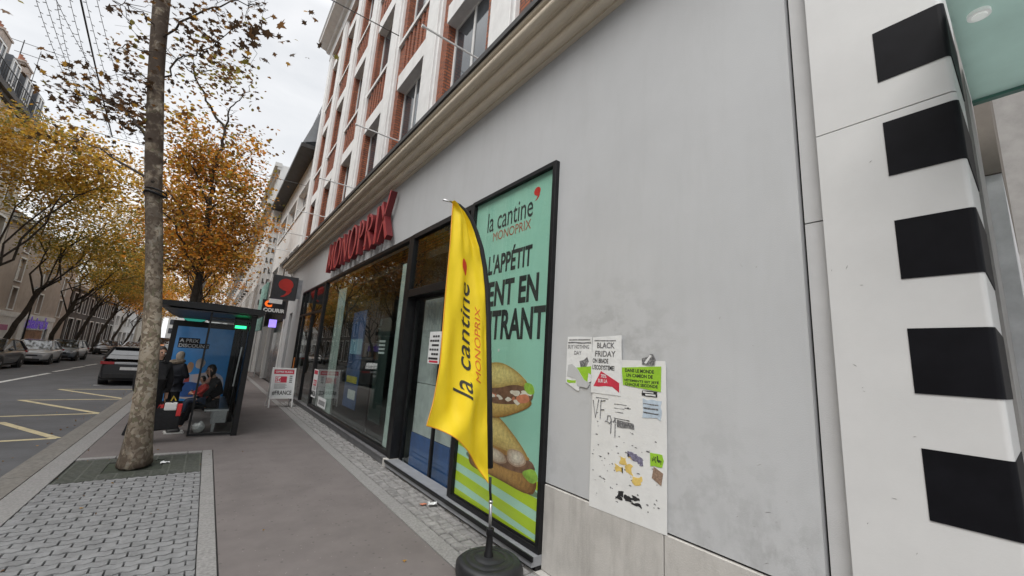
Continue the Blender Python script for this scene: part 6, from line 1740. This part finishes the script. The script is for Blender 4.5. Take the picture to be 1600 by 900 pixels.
for i,(a,b_,h,lab,n) in enumerate(specs):
    hs = house('balcony_house', lab, XS, -1, a, b_, h, [(z,z+2.1,1.15,grid(a,b_,n),'balcony') for z in (4.1,7.1,10.1)]+[(12.6,h-.7,1.1,grid(a,b_,n),'plain')]+[(.2,2.9,2.2,grid(a,b_,max(3,n-2)),'plain')], M_grst)
    cornice(hs, XS, -1, a, b_, 12.1, M_grst, .5, .25); cornice(hs, XS, -1, a, b_, h-.2, M_grst, .5, .3)
    m = MB(); m.add([(XS-.2,a,h+.11),(XS-.2,b_,h+.11),(XS+1.0,b_,h+2.6),(XS+1.0,a,h+2.6),(XS+9,b_,h+3),(XS+9,a,h+3)],[(0,1,2,3),(3,2,4,5),(0,3,5),(1,4,2)]); m.build('zinc_roof', M_zincr, hs)
    chimney(hs, XS+1.6, a+1, h+2.4, 1.2)
# end of the street
en2 = house('street_end_house', 'pale house closing the far end of the street', -13, 1, 170, 175, 14, [], M_cream, depth=8)
for i,(x0,x1,h) in enumerate(((-12,-4,13),(-4,4,15))):
    t_ = thing('closing_house', ['pale grey house at the very end of the road, left half','pale grey house at the very end of the road, right half'][i], 'building', ((x0+x1)/2,182,0))
    MB().box(x0,x1,180,188,0,h).build('wall', M_grst, t_)
    w_ = MB()
    for z in (4,7,10):
        for q in grid(x0,x1,4): w_.box(q-.5,q+.5,179.95,179.99,z,z+1.8)
    w_.build('window_row', M_farglass, t_)

# ------------------------------------------------------------------ street furniture
def lamp(label, x, y, h=4.5):
    t = thing('street_lamp', label, 'street lamp', (x,y,0), 'street lamps along the kerbs')
    b = MB(); b.lathe([(.10,0),(.10,.5),(.06,.62),(.045,2.0),(.038,h-.35),(.06,h-.32)], (x,y,0), 12); b.build('post', M_black, t, smooth=True)
    b = MB(); b.lathe([(.07,h-.32),(.17,h+.12),(.19,h+.16)], (x,y,0), 12); b.build('lantern_glass', mat('milky lantern glass',(.62,.63,.62),.3,.05), t)
    b = MB(); b.lathe([(.20,h+.161),(.15,h+.22),(.05,h+.30),(.02,h+.38)], (x,y,0), 12); b.build('lantern_cap', mat('lantern cap',(.28,.28,.28),.5), t)
    return t
lamp('street lamp with a milky lantern rising above the bus shelter roof', -.74, 26, 4.75)
lamp('street lamp standing before the purple shop sign across the road', -9.75, 40.5, 4.4)
for i,(x,y) in enumerate(((-9.8,36.2),(-9.8,38.2),(-9.8,42.0))):
    t_ = thing('bollard', ['bollard nearest the left edge behind the silver saloon','bollard in the middle of the three behind the silver saloon','bollard right of the lamp across the road'][i], 'bollard', (x,y,0), 'bollards across the road')
    b = MB(); b.lathe([(.05,0),(.05,.85),(.035,.88),(.055,.93),(.045,1.0),(.015,1.03)], (x,y,0), 10); b.build('post', M_black, t_, smooth=True)
# ------------------------------------------------------------------ litter and fallen leaves
n = 210
lx = np.concatenate([rng.uniform(-2.15,-1.8,95), rng.uniform(-1.2,.2,35), rng.uniform(-4.5,2.1,80)]); ly = rng.uniform(3,24,n)
lz = np.where(lx < -1.8, ZR+.012, .014)
lf_host = leaf_mesh('fallen_leaves', np.stack([lx,ly,lz],1), rng.uniform(.025,.055,n), rng.choice([LFN.index('brown'),LFN.index('ochre'),LFN.index('brown')], n), None, _lobe)
lf_host['kind'] = 'stuff'
def scrap(name, label, x, y, m, s, cat='litter', z=.006):
    b = MB(); v = []
    for i in range(5):
        for j in range(4):
            v.append((x+(i/4-.5)*s*1.5+random.uniform(-.01,.01)*s*8, y+(j/3-.5)*s+random.uniform(-.01,.01)*s*6, z+abs(random.gauss(0,.18))*s))
    b.add(v, [(j+i*4, j+1+i*4, j+1+(i+1)*4, j+(i+1)*4) for i in range(4) for j in range(3)])
    o = b.build(name, m); md = o.modifiers.new('thick','SOLIDIFY'); md.thickness = .004
    tag(o, label, cat)
scrap('paper_napkin', 'crumpled white napkin on the doorstep left of the yellow flag', 2.50, 4.72, M_paper, .07, z=.028)
scrap('paper_scrap', 'small orange brown wrapper beside the crumpled napkin', 2.42, 4.80, mat('orange wrapper',(.45,.17,.10),.6), .05, z=.012)
scrap('paper_scrap', 'white scrap lying on the tree grate right of the trunk', -.22, 8.05, M_paper, .07, z=.004)

# ------------------------------------------------------------------ light, sky, camera
EL, AZ = 52, None
sun_dir = Vector((.62, .30, -.95)).normalized()       # light travels this way: from over the road and a little from behind
sl = bpy.data.lights.new('sun', 'SUN'); sl.energy = SUN_E; sl.angle = R(35); sl.color = (1.0,.975,.94)
so = bpy.data.objects.new('sun', sl); C.objects.link(so)
so.rotation_euler = sun_dir.to_track_quat('-Z','Y').to_euler()
wd = bpy.data.worlds.new('World'); scene.world = wd; wd.use_nodes = True
nt = wd.node_tree; N = nt.nodes; L = nt.links
bgn = N['Background']
sky = N.new('ShaderNodeTexSky'); sky.sky_type = 'NISHITA'; sky.sun_disc = False
tos = -sun_dir
sky.sun_elevation = math.asin(tos.z); sky.sun_rotation = math.atan2(tos.x, tos.y)
sky.air_density = 1.0; sky.dust_density = 3.0; sky.ozone_density = 1.0
tc = N.new('ShaderNodeTexCoord')
mp = N.new('ShaderNodeMapping'); mp.inputs['Scale'].default_value = (1.0,1.0,2.6); L.new(tc.outputs['Generated'], mp.inputs['Vector'])
nz = N.new('ShaderNodeTexNoise'); nz.inputs['Scale'].default_value = 2.3; nz.inputs['Detail'].default_value = 7; nz.inputs['Roughness'].default_value = .55; nz.inputs['Distortion'].default_value = .3
L.new(mp.outputs['Vector'], nz.inputs['Vector'])
cr = N.new('ShaderNodeValToRGB'); cr.color_ramp.elements[0].position = .33; cr.color_ramp.elements[0].color = (.76,.78,.80,1); cr.color_ramp.elements[1].position = .66; cr.color_ramp.elements[1].color = (1.02,1.02,1.02,1)
L.new(nz.outputs['Fac'], cr.inputs['Fac'])
# overcast: brighter overhead
sx = N.new('ShaderNodeSeparateXYZ'); L.new(tc.outputs['Generated'], sx.inputs[0])
mr = N.new('ShaderNodeValToRGB'); e_ = mr.color_ramp.elements
e_[0].position = 0; e_[0].color = (SKY_H*1.4/20,)*3+(1,); e_[1].position = .95; e_[1].color = (SKY_Z/20,)*3+(1,)
for p_, v_ in ((.18,SKY_H*1.25/20),(.40,SKY_H/20),(.64,SKY_H/20)):
    q_ = e_.new(p_); q_.color = (v_,v_,v_,1)
L.new(sx.outputs['Z'], mr.inputs['Fac'])
m20 = N.new('ShaderNodeVectorMath'); m20.operation = 'SCALE'; m20.inputs['Scale'].default_value = 20; L.new(mr.outputs['Color'], m20.inputs[0])
ml = N.new('ShaderNodeMix'); ml.data_type = 'RGBA'; ml.blend_type = 'MULTIPLY'; ml.inputs['Factor'].default_value = 1; ml.clamp_result = False
L.new(cr.outputs['Color'], ml.inputs['A']); L.new(m20.outputs['Vector'], ml.inputs['B'])
mx = N.new('ShaderNodeMix'); mx.data_type = 'RGBA'; mx.inputs['Factor'].default_value = .88; mx.clamp_result = False
L.new(sky.outputs['Color'], mx.inputs['A']); L.new(ml.outputs['Result'], mx.inputs['B'])
L.new(mx.outputs['Result'], bgn.inputs['Color']); bgn.inputs['Strength'].default_value = .1

cam = bpy.data.cameras.new('camera'); co = bpy.data.objects.new('camera', cam); C.objects.link(co); scene.camera = co
f_px, vp, zen = 620., (325.,535.), (1010.,-2850.)
def cdir(p): return Vector((p[0]-800, -(p[1]-450), -f_px)).normalized()
Yc = cdir(vp); Zc = Vector((zen[0]-800, -(zen[1]-450), -f_px)).normalized(); Zc = (Zc-Yc*Zc.dot(Yc)).normalized(); Xc = Yc.cross(Zc)
rot = Matrix((Xc, Yc, Zc))           # rows: world axes seen from the camera
co.matrix_world = Matrix.Translation((0,0,1.8)) @ rot.to_4x4()
cam.sensor_width = 36; cam.lens = f_px/1600*36; cam.clip_end = 1500; cam.clip_start = .05
vs_ = scene.view_settings
vs_.view_transform = 'Standard'; vs_.look = 'None'; vs_.gamma = 1; vs_.exposure = EXPO; vs_.use_curve_mapping = False
scene.cycles.max_bounces = 8; scene.cycles.transparent_max_bounces = 12
